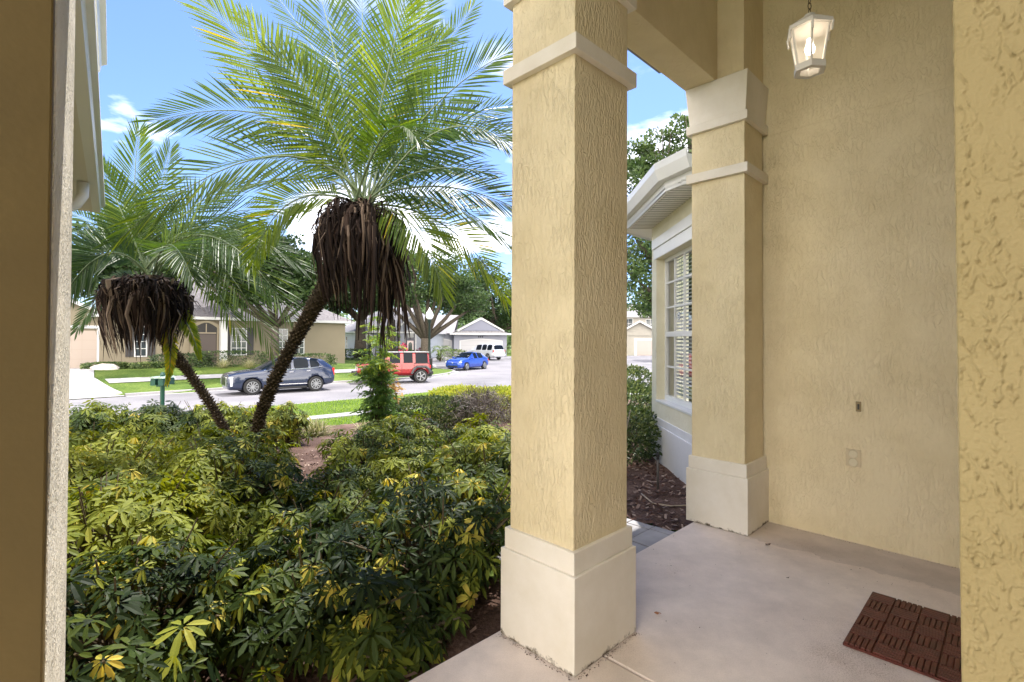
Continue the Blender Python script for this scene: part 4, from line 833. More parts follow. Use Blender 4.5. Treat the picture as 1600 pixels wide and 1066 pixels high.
# ------------------------------------------------------------------ cars
def carpaint(name, c, metal=.35, rough=.28):
    m, t, b = mat(name); b.inputs['Base Color'].default_value = (*c, 1); b.inputs['Metallic'].default_value = metal; b.inputs['Roughness'].default_value = rough; b.inputs['Coat Weight'].default_value = 1; b.inputs['Coat Roughness'].default_value = .04; return m
car_glass = simple('car_glass', (.006, .009, .014), .12, 0, .12)
def make_car(name, lab, loc, head, st, paint, wheels, wr, ww, spec, group=None):
    """st rows: x, zbot, zmid, zbelt, ztop, w, wbelt, wtop, sideglass, topglass for the interval up to the next station"""
    t = thing(name, lab, 'car', loc, group); t['local'] = 1; t.rotation_euler = (0, 0, head)
    vs = []; fs = []; mi = []
    for (x, zb, zm, ze, zt, w_, wb, wt, sg, tg) in st:
        half = [(0, zb), (w_*.86, zb), (w_, zb+.14), (w_*1.01, zm), (wb, ze), (wt, zt), (wt*.55, zt+.025), (0, zt+.035)]
        ring = [(x, a_, z) for a_, z in half]+[(x, -a_, z) for a_, z in half[-2:0:-1]]
        vs += ring
    k = 14
    for i in range(len(st)-1):
        for j in range(k):
            fs.append((i*k+j, i*k+(j+1) % k, (i+1)*k+(j+1) % k, (i+1)*k+j))
            jj = j if j < 7 else 13-j
            g = 0
            if jj == 4 and st[i][8]: g = 1
            if jj in (5, 6) and st[i][9]: g = st[i][9]
            mi.append(g)
    fs.append(tuple(range(k-1, -1, -1))); mi.append(0); fs.append(tuple(range((len(st)-1)*k, len(st)*k))); mi.append(0)
    me = bpy.data.meshes.new('tmp'); me.from_pydata(vs, [], fs); me.polygons.foreach_set('material_index', mi)
    for _ in range(4): me.materials.append(paint)
    bm = bmesh.new(); bm.from_mesh(me); cl = bm.edges.layers.float.new('crease_edge')
    for e in bm.edges:
        ms = {f.material_index for f in e.link_faces}
        e[cl] = spec.get('crease', .35) if len(ms) == 1 else .75
        if any(len(f.verts) > 4 for f in e.link_faces): e[cl] = .6
    bmesh.ops.recalc_face_normals(bm, faces=bm.faces); bm.to_mesh(me); bm.free()
    o = bpy.data.objects.new('tmp', me); col.objects.link(o); s = o.modifiers.new('s', 'SUBSURF'); s.levels = 2; s.render_levels = 2
    cut = MB(); arch = wr*1.16
    for wx in wheels:
        for sy in (-1, 1): cut.cyl((wx, sy*(ww), wr), (0, 1, 0), arch, .56, 32)
    co = cut.build('cut', M['black']); bo = o.modifiers.new('b', 'BOOLEAN'); bo.object = co; bo.operation = 'DIFFERENCE'; bo.solver = 'EXACT'
    dg = bpy.context.evaluated_depsgraph_get(); ev = bpy.data.meshes.new_from_object(o.evaluated_get(dg)); bpy.data.objects.remove(o); bpy.data.objects.remove(co)
    parts = {0: ('body', paint), 1: ('side_window', car_glass), 2: ('windshield', car_glass), 3: ('rear_window', car_glass)}
    body = None
    for g, (nm, mm) in parts.items():
        bm = bmesh.new(); bm.from_mesh(ev); bmesh.ops.delete(bm, geom=[f for f in bm.faces if (f.material_index if f.material_index < 4 else 0) != g], context='FACES')
        if g == 1:
            for sgn in (-1, 1):
                b2 = bm.copy(); bmesh.ops.delete(b2, geom=[f for f in b2.faces if f.calc_center_median().y*sgn < 0], context='FACES')
                m2 = bpy.data.meshes.new(nm); b2.to_mesh(m2); b2.free(); m2.materials.clear(); m2.materials.append(mm); p = bpy.data.objects.new(nm, m2); col.objects.link(p); p.parent = t
                for f in m2.polygons: f.material_index = 0
            bm.free(); continue
        m2 = bpy.data.meshes.new(nm); bm.to_mesh(m2); bm.free(); m2.materials.clear(); m2.materials.append(mm)
        for f in m2.polygons: f.material_index = 0; f.use_smooth = True
        if not m2.polygons: continue
        p = bpy.data.objects.new(nm, m2); col.objects.link(p); p.parent = t
        if g == 0: body = p
    def lp(name_, mb_, mm, **k): mb_.build(name_, mm, t, **k)
    for wx in wheels:
        for sy in (-1, 1):
            yc_ = sy*(ww-.10); b = MB(); b.tube([(wx, yc_-.115, wr), (wx, yc_-.10, wr), (wx, yc_+.10, wr), (wx, yc_+.115, wr)], [wr-.03, wr, wr, wr-.03], 32)
            wo = bpy.data.objects.new('wheel', None); col.objects.link(wo); wo.parent = t; wo['local'] = 1
            b.build('tyre', M['rubber'], wo, smooth=False)
            b = MB(); rr = wr*.68; b.cyl((wx, yc_+sy*.105, wr), (0, 1, 0), rr, .03, 32, m=1); yo = yc_+sy*.125
            n = spec.get('spokes', 10)
            for k_ in range(n):
                a_ = 2*math.pi*k_/n; dx, dz = math.cos(a_), math.sin(a_); px_, pz_ = -dz, dx; w1, w2 = .018, .020*10/n
                q_ = [(wx+dx*.04+px_*w1, wr+dz*.04+pz_*w1), (wx+dx*rr*.94+px_*w2, wr+dz*rr*.94+pz_*w2), (wx+dx*rr*.94-px_*w2, wr+dz*rr*.94-pz_*w2), (wx+dx*.04-px_*w1, wr+dz*.04-pz_*w1)]
                b.add([(a__, yo-.012*1, c__) for a__, c__ in q_]+[(a__, yo+.012*1, c__) for a__, c__ in q_], [(0, 1, 2, 3), (7, 6, 5, 4), (0, 4, 5, 1), (1, 5, 6, 2), (2, 6, 7, 3), (3, 7, 4, 0)])
            b.cyl((wx, yo+sy*.005, wr), (0, 1, 0), .05, .03, 12)
            ring = [(wx+rr*.96*math.cos(a_), yo, wr+rr*.96*math.sin(a_)) for a_ in np.linspace(0, 2*math.pi, 33)]; b.tube(ring, .016, 6, cap=False)
            b.build('rim', [M['alloy'], M['black']], wo)
    for sy in (-1, 1):
        b = MB(); x_, z_ = spec['mirror']; b.box(x_-.07, x_+.05, sy*(st[4][6]+.03)-.0, sy*(st[4][6]+.03)+sy*.2, z_, z_+.13); lp('mirror', b, paint, bevel=.03)
    for nm, mm, boxes in spec['extra']:
        for bx_ in boxes:
            b = MB(); b.box(*bx_); lp(nm, b, mm, bevel=.012)
    for nm, mm, path, r_ in spec.get('tubes', []):
        for sy in (-1, 1):
            b = MB(); b.tube([(x_, sy*y_, z_) for x_, y_, z_ in path], r_, 6); lp(nm, b, mm)
    return t
navy = carpaint('slate_blue_paint', (.014, .024, .060), .25, .25)
SUV = [
 (2.40, .36, .55, .72, .78, .62, .60, .55, 0, 0), (2.33, .24, .55, .86, .93, .84, .80, .70, 0, 0), (2.0, .22, .60, .96, 1.01, .92, .88, .78, 0, 0), (1.5, .22, .62, 1.02, 1.07, .945, .90, .80, 0, 0),
 (.98, .22, .62, 1.06, 1.11, .95, .905, .80, 0, 2), (.86, .22, .62, 1.065, 1.18, .95, .905, .79, 1, 2), (.18, .22, .62, 1.09, 1.55, .95, .90, .70, 1, 2), (.06, .22, .62, 1.09, 1.595, .95, .90, .68, 1, 0),
 (-.28, .22, .62, 1.10, 1.64, .95, .90, .67, 0, 0), (-.38, .22, .62, 1.105, 1.645, .95, .90, .67, 1, 0), (-1.10, .22, .62, 1.13, 1.635, .95, .90, .66, 0, 0), (-1.16, .22, .62, 1.13, 1.63, .95, .90, .66, 1, 0),
 (-1.62, .24, .62, 1.18, 1.58, .95, .89, .64, 0, 0), (-1.82, .26, .64, 1.20, 1.545, .945, .88, .63, 0, 3), (-2.28, .32, .68, 1.14, 1.20, .91, .82, .72, 0, 0), (-2.38, .40, .70, 1.02, 1.06, .82, .74, .66, 0, 0), (-2.42, .48, .70, .88, .90, .70, .66, .60, 0, 0)]
hd = math.atan2(-2.35, -2.75)
cx_, cy_ = -11.35, 24.45
make_car('parked_car', 'dark slate-blue crossover parked along the far kerb behind the palm trunk', (cx_, cy_, -1.15), hd, SUV, navy, (1.43, -1.42), .365, .945,
 dict(mirror=(.72, 1.05), spokes=10, extra=[
  ('grille', simple('grille_black', (.01, .01, .012), .3, .5), [(2.36, 2.43, -.50, .50, .45, .82)]), ('grille_trim', M['chrome'], [(2.40, 2.44, -.52, .52, .80, .825), (2.40, 2.44, -.54, -.50, .45, .81), (2.40, 2.44, .50, .54, .45, .81)]),
  ('headlight', M['lamp_clear'], [(2.10, 2.36, -.84, -.60, .76, .84), (2.10, 2.36, .60, .84, .76, .84)]), ('light_blade', M['lamp_clear'], [(2.22, 2.32, -.87, -.83, .42, .74), (2.22, 2.32, .83, .87, .42, .74)]),
  ('taillight', M['lamp_red'], [(-2.38, -2.26, -.84, -.70, .75, 1.12), (-2.38, -2.26, .70, .84, .75, 1.12)]), ('side_trim', M['chrome'], [(-1.0, .95, .95, .965, .40, .43), (-1.0, .95, -.965, -.95, .40, .43)]), ('sill', M['black'], [(-1.0, 1.0, .90, .955, .20, .30), (-1.0, 1.0, -.955, -.90, .20, .30)]),
  ('handle', M['chrome'], [(-.35, -.15, .95, .975, .98, 1.0), (-1.15, -.95, .95, .975, 1.0, 1.02)])],
  tubes=[('window_trim', M['chrome'], [(.95, .91, 1.09), (0, .915, 1.11), (-1.1, .915, 1.145), (-1.75, .90, 1.21), (-1.5, .80, 1.50)], .013)]))
red = carpaint('red_paint', (.27, .003, .006), .0, .35)
JP = [(2.15, .55, .80, 1.02, 1.06, .70, .66, .60, 0, 0), (2.05, .45, .80, 1.08, 1.12, .74, .70, .62, 0, 0), (1.0, .45, .80, 1.14, 1.18, .78, .76, .70, 0, 0), (.78, .45, .80, 1.16, 1.20, .80, .78, .72, 0, 2),
 (.74, .45, .8, 1.16, 1.24, .80, .78, .71, 0, 2), (.45, .45, .80, 1.17, 1.74, .80, .78, .66, 0, 0), (.38, .45, .80, 1.17, 1.77, .80, .78, .66, 1, 0), (-.25, .45, .80, 1.18, 1.79, .80, .78, .66, 0, 0), (-.42, .45, .80, 1.18, 1.79, .80, .78, .66, 1, 0), (-.98, .45, .80, 1.18, 1.78, .80, .78, .66, 0, 0),
 (-1.12, .48, .80, 1.18, 1.78, .80, .78, .66, 1, 0), (-1.88, .50, .80, 1.18, 1.76, .79, .77, .65, 0, 0), (-1.95, .50, .80, 1.17, 1.72, .78, .76, .64, 0, 3), (-2.0, .52, .80, 1.14, 1.20, .76, .74, .68, 0, 0), (-2.02, .55, .8, .95, 1.0, .7, .68, .6, 0, 0)]
dgk = simple('grey_flare', (.06, .06, .065), .6)
jx, jy = -7.05, 29.9; jh = math.atan2(-1.3, -3.2)
jeep = make_car('parked_car', 'red boxy off-road car with black top parked behind the feathery plant', (jx, jy, -1.15), jh, JP, red, (1.45, -1.45), .40, .86,
 dict(mirror=(.7, 1.2), spokes=5, crease=.75, extra=[
  ('hard_top', simple('silver_top', (.35, .36, .36), .4, .3), [(-1.98, .42, -.67, .67, 1.80, 1.835)]), ('rear_quarter', M['black'], [(-1.96, -1.05, -.785, -.775, 1.14, 1.19), (-1.96, -1.05, .775, .785, 1.14, 1.19)]),
  ('bumper', M['black'], [(-2.20, -2.02, -.80, .80, .50, .68), (2.15, 2.38, -.75, .75, .50, .70)]), ('spare_wheel', M['rubber'], [(-2.25, -2.03, -.36, .36, .72, 1.42)]), ('taillight', M['lamp_red'], [(-2.06, -2.0, .62, .76, .85, 1.05), (-2.06, -2.0, -.76, -.62, .85, 1.05)]),
  ('headlight', M['lamp_clear'], [(2.12, 2.17, .42, .60, .78, .96), (2.12, 2.17, -.60, -.42, .78, .96)]), ('side_step', M['black'], [(-.9, .95, .82, .95, .40, .46), (-.9, .95, -.95, -.82, .40, .46)])],
  tubes=[('fender_flare', dgk, [(-.90, .88, .55), (-1.02, .90, .82), (-1.2, .90, .97), (-1.72, .90, .97), (-1.92, .90, .82), (-1.98, .88, .62)], .07), ('fender_flare', dgk, [(.90, .88, .55), (1.02, .9, .84), (1.18, .90, .99), (1.75, .90, .99), (2.0, .9, .85)], .07), ('door_gap', M['black'], [(-.33, .803, .5), (-.33, .805, 1.15)], .008), ('door_gap', M['black'], [(-1.05, .803, .5), (-1.05, .805, 1.15)], .008)]))
blue = carpaint('bright_blue_paint', (.012, .06, .40), .35, .25)
SED = [(2.2, .38, .5, .62, .66, .55, .5, .45, 0, 0), (2.12, .22, .5, .78, .82, .80, .74, .64, 0, 0), (1.6, .2, .52, .88, .94, .88, .82, .72, 0, 0), (.98, .2, .52, .95, 1.02, .90, .86, .74, 0, 2), (.2, .2, .52, .98, 1.44, .90, .85, .60, 1, 2), (.08, .2, .52, .98, 1.47, .9, .85, .58, 1, 0), (-.3, .2, .52, .99, 1.5, .9, .85, .58, 0, 0), (-.38, .2, .52, .99, 1.5, .9, .85, .58, 1, 0), (-1.2, .2, .52, 1.02, 1.42, .9, .84, .57, 0, 3), (-1.85, .24, .55, 1.02, 1.08, .88, .80, .66, 0, 0), (-2.12, .3, .6, .95, 1.0, .80, .74, .62, 0, 0), (-2.2, .45, .6, .8, .84, .65, .6, .5, 0, 0)]
bxp, byp = (731-800)/F*43.4, 43.4
make_car('parked_car', 'bright blue small car with pale sunshade facing the camera near the driveway', (bxp, byp, -1.15), math.atan2(-2.6, -1.5), SED, blue, (1.35, -1.35), .33, .89,
 dict(mirror=(.75, .98), spokes=10, extra=[('grille', M['black'], [(2.14, 2.22, -.5, .5, .30, .42), (2.12, 2.19, -.45, .45, .58, .66)]), ('headlight', M['lamp_clear'], [(1.95, 2.14, -.80, -.52, .66, .76), (1.95, 2.14, .52, .80, .66, .76)]), ('badge', M['chrome'], [(2.18, 2.215, -.06, .06, .60, .70)]), ('taillight', M['lamp_red'], [(-2.17, -2.05, -.78, -.6, .7, .9), (-2.17, -2.05, .6, .78, .7, .9)]), ('sunshade', simple('sunshade', (.75, .76, .74), .5), [(.62, .66, -.60, -.04, 1.12, 1.22), (.62, .66, .04, .60, 1.12, 1.22)])], ))
silver = carpaint('silver_white_paint', (.62, .65, .70), .3, .3)
VAN = [(2.4, .4, .6, .75, .8, .6, .55, .5, 0, 0), (2.3, .25, .6, .95, 1.0, .85, .8, .7, 0, 0), (1.5, .22, .62, 1.05, 1.10, .95, .9, .8, 0, 0), (1.3, .22, .62, 1.08, 1.15, .95, .9, .8, 0, 2), (.6, .22, .62, 1.1, 1.66, .96, .91, .7, 1, 2), (.5, .22, .62, 1.1, 1.70, .96, .91, .69, 1, 0), (-.3, .22, .62, 1.1, 1.76, .96, .91, .69, 0, 0), (-.4, .22, .62, 1.1, 1.76, .96, .91, .69, 1, 0), (-1.2, .22, .62, 1.1, 1.76, .96, .91, .69, 0, 0), (-1.3, .22, .62, 1.1, 1.76, .96, .91, .69, 1, 0), (-2.1, .25, .62, 1.12, 1.72, .96, .90, .68, 0, 0), (-2.22, .3, .62, 1.12, 1.68, .95, .89, .67, 0, 3), (-2.42, .34, .65, 1.08, 1.16, .92, .86, .78, 0, 0), (-2.48, .4, .65, .95, 1.0, .86, .8, .7, 0, 0)]
vx, vy = (758-800)/F*59, 59.
make_car('parked_car', 'silver-white van parked on the driveway with its tail to the street', (vx, vy, float(roadz(vy))), math.atan2(1.9, -1.9), VAN, silver, (1.45, -1.45), .36, .95,
 dict(mirror=(1.1, 1.1), spokes=6, extra=[('taillight', M['lamp_red'], [(-2.45, -2.33, -.93, -.80, .85, 1.15), (-2.45, -2.33, .80, .93, .85, 1.15)]), ('bumper', silver, [(-2.56, -2.44, -.88, .88, .45, .68)]), ('headlight', M['lamp_clear'], [(2.15, 2.34, -.8, -.55, .78, .9), (2.15, 2.34, .55, .8, .78, .9)])]))

# ------------------------------------------------------------------ houses across the street
def fr(P0, P1):         # frame along a facade: s along, n outward (towards the viewer side), z up
    P0 = np.array(P0, float); P1 = np.array(P1, float); d = P1-P0; L0 = np.hypot(*d); d /= L0; nn = np.array([d[1], -d[0]])
    return L0, (lambda s, o, z: (P0[0]+d[0]*s+nn[0]*o, P0[1]+d[1]*s+nn[1]*o, z))
def arch_prism(T, s0, s1, z0, z1, o0, o1, rise, n=10):
    pts = [(s0, z0), (s1, z0)]+[(s1-(s1-s0)*k/n, z1+rise*math.sin(math.pi*k/n)) for k in range(n+1)]
    m_ = len(pts); b = MB(T); b.add([(a_, o0, c_) for a_, c_ in pts]+[(a_, o1, c_) for a_, c_ in pts], [tuple(range(m_)), tuple(range(2*m_-1, m_-1, -1))]+[(k, (k+1) % m_, m_+(k+1) % m_, m_+k) for k in range(m_)]); return b
dark_glass = simple('house_glass', (.03, .04, .05), .08, 0, .8)
def window(root, T, s0, s1, z0, z1, rise=0, rows=3, cols=2, shutter=None, frame=.09, tm=None):
    b = arch_prism(T, s0-frame, s1+frame, z0-frame, z1+frame, 0.002, .05, rise); wv = b.build('window', tm or M['far_white'], root)
    b = arch_prism(T, s0, s1, z0, z1, .051, .058, rise); b.build('pane', dark_glass, wv)
    b = MB(T)
    for k in range(1, cols): s = s0+(s1-s0)*k/cols; b.box(s-.02, s+.02, .0585, .07, z0, z1+rise*.9)
    for k in range(1, rows): z = z0+(z1-z0)*k/rows; b.box(s0, s1, .0585, .068, z-.02, z+.02)
    b.build('sash_bars', M['far_white'], wv)
    if shutter:
        for a_ in (s0-frame-.42, s1+frame+.02): b = MB(T); b.box(a_, a_+.4, .003, .05, z0-.05, z1+.1); b.build('shutter', shutter, root)
def hip_roof(root, pts, z0, rz_, ridge, m, over=.45, name='roof'):
    """pts: 4 corners; ridge: two points"""
    c = np.mean(np.array(pts), 0); b = MB(); q = [tuple(np.array(p)+(np.array(p)-c)/np.hypot(*(np.array(p)-c))*over*1.41) for p in pts]
    r0, r1 = ridge; vs = [(x, y, z0) for x, y in q]+[(r0[0], r0[1], rz_), (r1[0], r1[1], rz_)]+[(x, y, z0-.18) for x, y in q]
    b.add(vs, [(0, 1, 5, 4), (1, 2, 5), (2, 3, 4, 5), (3, 0, 4)]); r_ = b.build(name, m, root)
    b = MB(); b.add([(x, y, z0) for x, y in q]+[(x, y, z0-.18) for x, y in q], [(0, 1, 5, 4), (1, 2, 6, 5), (2, 3, 7, 6), (3, 0, 4, 7), (4, 5, 6, 7)]); b.build('fascia', M['far_white'], r_); return r_
shingle = ramp_noise('shingles', [(.3, (.13, .12, .13)), (.7, (.24, .225, .235))], 6, .95, .02, 8, 20)
shingle_l = ramp_noise('shingles_pale', [(.3, (.17, .165, .18)), (.7, (.30, .29, .31))], 6, .95, .02, 8, 20)
def house_left():
    root = thing('house', 'beige single-storey house with arched dark entry across the street at left', 'house', (-20, 34, -.36))
    wm = stuccoless('beige_wall', (.20, .17, .12)); z0 = -.5; ze = 2.55
    G0, G1 = (-29.5, 24.9), (-23.9, 29.9); A, B = (-24.3, 29.4), (-13.2, 39.5)
    n = np.array([-.70, .71])
    b = MB(); b.prism([G0, G1, tuple(np.array(G1)+n*8), tuple(np.array(G0)+n*8)], z0, ze); b.prism([A, B, tuple(np.array(B)+n*9), tuple(np.array(A)+n*9)], z0, 2.8); b.build('wall', wm, root)
    L0, T = fr(G0, G1)
    b = MB(T); b.box(L0-4.6, L0-.75, .01, .05, -.35, 1.85); gd = b.build('garage_door', simple('garage_beige', (.34, .28, .24), .6), root)
    b = MB(T)
    for k in range(1, 4): b.box(L0-4.6, L0-.75, .051, .056, -.35+k*.55-.012, -.35+k*.55+.012)
    for k in range(1, 6): b.box(L0-4.6+k*.64-.01, L0-4.6+k*.64+.01, .051, .055, -.35, 1.85)
    b.build('panel_lines', simple('panel_line', (.32, .26, .22), .7), gd)
    b = MB(T); b.box(L0-.74, L0-.50, .005, .09, -.36, 1.98); b.box(L0-4.85, L0-4.61, .005, .09, -.36, 1.98); b.box(L0-4.85, L0-.50, .006, .11, 1.985, 2.15); b.build('door_trim', M['far_white'], root)
    # gable over garage
    b = MB(T); a_, c_ = -.4, L0+.5; b.add([(a_, .35, 2.45), (c_, .35, 2.45), ((a_+c_)/2, .35, 4.5), (a_, -8, 2.45), (c_, -8, 2.45), ((a_+c_)/2, -8, 4.5)], [(0, 2, 5, 3), (1, 4, 5, 2)]); gr = b.build('roof', shingle, root)
    b = MB(T); b.add([(a_, .02, 2.45), (c_, .02, 2.45), ((a_+c_)/2, .02, 4.45)], [(0, 1, 2)]); b.build('gable_wall', wm, root)
    b = MB(T)
    for x0, x1 in ((a_, (a_+c_)/2), (c_, (a_+c_)/2)): b.add([(x0, .34, 2.28), (x1, .34, 4.33), (x1, .34, 4.53), (x0, .34, 2.48), (x0, .37, 2.28), (x1, .37, 4.33), (x1, .37, 4.53), (x0, .37, 2.48)], [(0, 1, 2, 3), (4, 5, 6, 7), (0, 1, 5, 4), (2, 3, 7, 6)])
    b.build('fascia', M['far_white'], gr)
    hip_roof(root, [A, B, tuple(np.array(B)+n*9), tuple(np.array(A)+n*9)], 2.85, 6.0, (tuple(np.array(A)*.65+np.array(B)*.35+n*4.5), tuple(np.array(A)*.35+np.array(B)*.65+n*4.5)), shingle)
    L1, T = fr(A, B)
    sh = simple('dark_shutter', (.03, .028, .03), .6)
    # entry: portal with arched transom; flat dark plate painted as recess shade
    def sx(pxx):   # where a pixel column meets the facade line
        k = (pxx-800)/F; A_, B_ = np.array(A), np.array(B); d = B_-A_; t = (k*A_[1]-A_[0])/(d[0]-k*d[1]); return t*L1
    s0, s1 = sx(303), sx(337)
    b = arch_prism(T, s0-.25, s1+.25, -.5, 2.25, .01, .35, .35); b.build('portal', wm, root)
    b = arch_prism(T, s0, s1, -.42, 2.15, .351, .36, .32); en = b.build('entry_shade_plate', simple('entry_dark', (.02, .018, .018), .7), root)
    b = MB(T); b.box(s0+.25, s0+1.2, .362, .39, -.42, 1.7); d_ = b.build('door', simple('door_dark', (.05, .035, .03), .4), root)
    b = MB(T); b.box(s0+1.24, s0+1.3, .362, .40, -.42, 1.75); b.box(s0+.1, s1-.05, .362, .40, 1.75, 1.83); b.box(s0+1.6, s0+1.66, .362, .40, -.42, 1.75); b.box((s0+s1)/2-.03, (s0+s1)/2+.03, .362, .40, 1.83, 2.4); b.build('door_frame', simple('door_frame_tan', (.22, .18, .13), .6), d_)
    b = MB(T); b.box(sx(341), sx(351), .3, .8, -.45, 2.6); b.build('porch_column', M['far_white'], root)
    window(root, T, sx(362), sx(384), .35, 2.1, 0, 4, 3, sh, .07)
    window(root, T, sx(434), sx(448), .35, 2.1, 0, 4, 2, None, .07)
    window(root, T, sx(212), sx(228), .35, 2.1, .0, 4, 2, sh, .07)
    window(root, T, sx(460), sx(474), .35, 2.1, 0, 4, 2, None, .07)
    b = MB(T); b.box(s0-1, s1+1.2, .4, 2.2, -.5, -.40); b.build('step', M['walk'], root)
house_left()
bluegrey = stuccoless('blue_grey_wall', (.25, .26, .31)); whitewall = stuccoless('pale_blue_wall', (.36, .39, .43))
def house_centre():
    root = thing('house', 'pale blue-grey single-storey house with white trim and two arched garage doors', 'house', (-8, 66, -.6))
    S0, S1 = (-24.2, 68), (-17.4, 56.5)      # side wall
    F1 = (-10.0, 60.0)
    z0, ze = -.8, 2.35
    b = MB(); b.prism([S0, S1, F1, (-8.5, 72), (-20, 76)], z0, ze); b.build('wall', whitewall, root)
    L0, T = fr(S0, S1)
    for s in (L0*.12, L0*.30, L0*.55): window(root, T, s, s+.5, .4, 1.75, 0, 3, 1, None, .05)
    L1, T = fr(S1, F1)
    b = MB(T); b.box(0, L1, .005, .02, z0, ze-.003); b.build('front_wall', bluegrey, root)
    window(root, T, L1*.36, L1*.48, .1, 1.75, .22, 2, 2, None, .12)
    window(root, T, L1*.05, L1*.18, .1, 1.75, .22, 2, 2, None, .12)
    # gabled entry
    g0, g1_ = L1*.56, L1*.99
    b = MB(T); b.box(g0, g1_, .03, .5, z0, 2.9); b.add([(g0-.2, .5, 2.9), (g1_+.2, .5, 2.9), ((g0+g1_)/2, .5, 4.6), (g0-.2, .03, 2.9), (g1_+.2, .03, 2.9), ((g0+g1_)/2, .03, 4.6)], [(0, 1, 2), (3, 5, 4)]); b.build('entry_wall', bluegrey, root)
    b = arch_prism(T, g0+.55, g0+1.95, z0+.1, 2.2, .51, .53, .4); b.build('entry_trim', M['far_white'], root)
    b = arch_prism(T, g0+.68, g0+1.82, z0+.1, 2.15, .535, .545, .36); b.build('entry_shade_plate', simple('entry_grey', (.10, .10, .12), .8), root)  # flat grey plate, recess shade put into its colour
    b = arch_prism(T, g0+.85, g0+1.6, z0+.15, 1.3, .55, .58, .0); dd_ = b.build('door', simple('door_pink_white', (.62, .50, .50), .5), root)
    b = arch_prism(T, g0+1.0, g0+1.45, .1, .95, .581, .586, .18); b.build('door_glass', dark_glass, dd_)
    b = arch_prism(T, g0+.9, g0+1.6, 1.65, 2.1, .55, .57, .2); b.build('transom', dark_glass, root)
    b = MB(T); b.box(g1_-.5, g1_-.2, .51, .75, z0, 2.3); b.build('porch_column', M['far_white'], root)
    b = MB(T); m_ = (g0+g1_)/2; b.add([(g0-.5, .8, 2.7), (g1_+.5, .8, 2.7), (m_, .8, 4.75), (g0-.5, -4, 2.7), (g1_+.5, -4, 2.7), (m_, -4, 4.75)], [(0, 2, 5, 3), (1, 4, 5, 2)]); gr = b.build('roof', shingle_l, root)
    b = MB(T)
    for x0 in (g0-.5, g1_+.5): b.add([(x0, .81, 2.5), (m_, .81, 4.5), (m_, .81, 4.78), (x0, .81, 2.74)], [(0, 1, 2, 3)]); b.add([(x0, .84, 2.5), (m_, .84, 4.5), (m_, .84, 4.78), (x0, .84, 2.74)], [(0, 1, 2, 3)])
    b.build('fascia', M['far_white'], gr)
    hip_roof(root, [S1, F1, (-8.5, 72), S0], 2.35, 5.6, ((-16, 64), (-13, 66)), shingle_l, .5)
    # garage wing
    g0_, g1b = (-10.8, 66.5), (-.9, 68.2); L2, T = fr(g0_, g1b); b = MB(T); b.box(0, L2, -9, 0, -1, 2.25); b.box(3.0, L2, .003, 1.2, -1, 2.25); b.build('garage_wall', bluegrey, root)
    for (s0, s1, o) in ((.25, 2.6, 0), (3.9, L2-.75, 1.2)):
        b = arch_prism(T, s0-.18, s1+.18, -.8, 1.35, o+.005, o+.05, .25); b.build('door_trim', M['far_white'], root)
        b = arch_prism(T, s0, s1, -.8, 1.25, o+.051, o+.06, .22); gd = b.build('garage_door', simple('garage_white%d' % int(s0), (.42, .42, .44), .6), root)
        b = MB(T)
        for k in range(1, 4): b.box(s0, s1, o+.061, o+.066, -.8+k*.5-.012, -.8+k*.5+.012)
        b.build('panel_lines', simple('panel_line_grey', (.30, .30, .33), .7), gd)
    b = MB(T); s_, m_ = 3.0, (3.0+L2)/2
    b.add([(s_-.5, 1.75, 2.2), (L2+.5, 1.75, 2.2), (m_+1.6, 1.3, 3.1), (m_-1.6, 1.3, 3.1), (m_, 1.0, 4.4), (m_, -5, 4.4), (s_-.5, -9, 2.2), (L2+.5, -9, 2.2)], [(0, 4, 5, 6), (1, 7, 5, 4), (0, 1, 2, 3)])
    r_ = b.build('roof', shingle_l, root)
    b = MB(T); b.add([(m_-2.6, 1.62, 2.65), (m_+2.6, 1.62, 2.65), (m_, 1.62, 4.2)], [(0, 1, 2)]); b.build('gable_panel', simple('gable_blue_grey', (.20, .21, .27), .8), root)
    b = MB(T)
    for x0 in (m_-3.1, m_+3.1): b.add([(x0, 1.66, 2.5), (m_, 1.66, 4.15), (m_, 1.66, 4.45), (x0, 1.66, 2.7), (x0, 1.72, 2.5), (m_, 1.72, 4.15), (m_, 1.72, 4.45), (x0, 1.72, 2.7)], [(0, 1, 2, 3), (4, 5, 6, 7), (2, 3, 7, 6), (0, 1, 5, 4)])
    b.box(s_-.6, L2+.6, 1.73, 1.82, 2.1, 2.35); b.build('fascia', M['far_white'], r_)
    b = MB(T); b.add([(-1.5, .5, 2.3), (s_, .5, 2.3), (s_+1, -5, 5.0), (-1.5, -5, 5.0), (-1.5, -10, 2.3), (s_+1, -10, 2.3)], [(0, 1, 2, 3), (3, 2, 5, 4)]); b.build('roof', shingle_l, root)
    b = MB(T)
    for dx in (-.25, 0, .25): b.box(m_+dx-.08, m_+dx+.08, 1.205, 1.215, 1.75, 1.95)
    b.build('house_number', M['black'], root)
house_centre()
def fence():
    P0, P1 = (-30, 69), (-24.3, 68.2); L0, T = fr(P0, P1); t = thing('fence', 'white solid panel fence beside the pale blue house', 'fence', (P0[0], P0[1], -.6))
    b = MB(T); b.box(0, L0, 0, .04, -.8, 1.35); b.build('panel', M['far_white'], t)
    for k in range(4): b = MB(T); b.box(k*L0/3.02, k*L0/3.02+.13, -.04, .09, -.8, 1.45); b.build('post', M['far_white'], t)
fence()
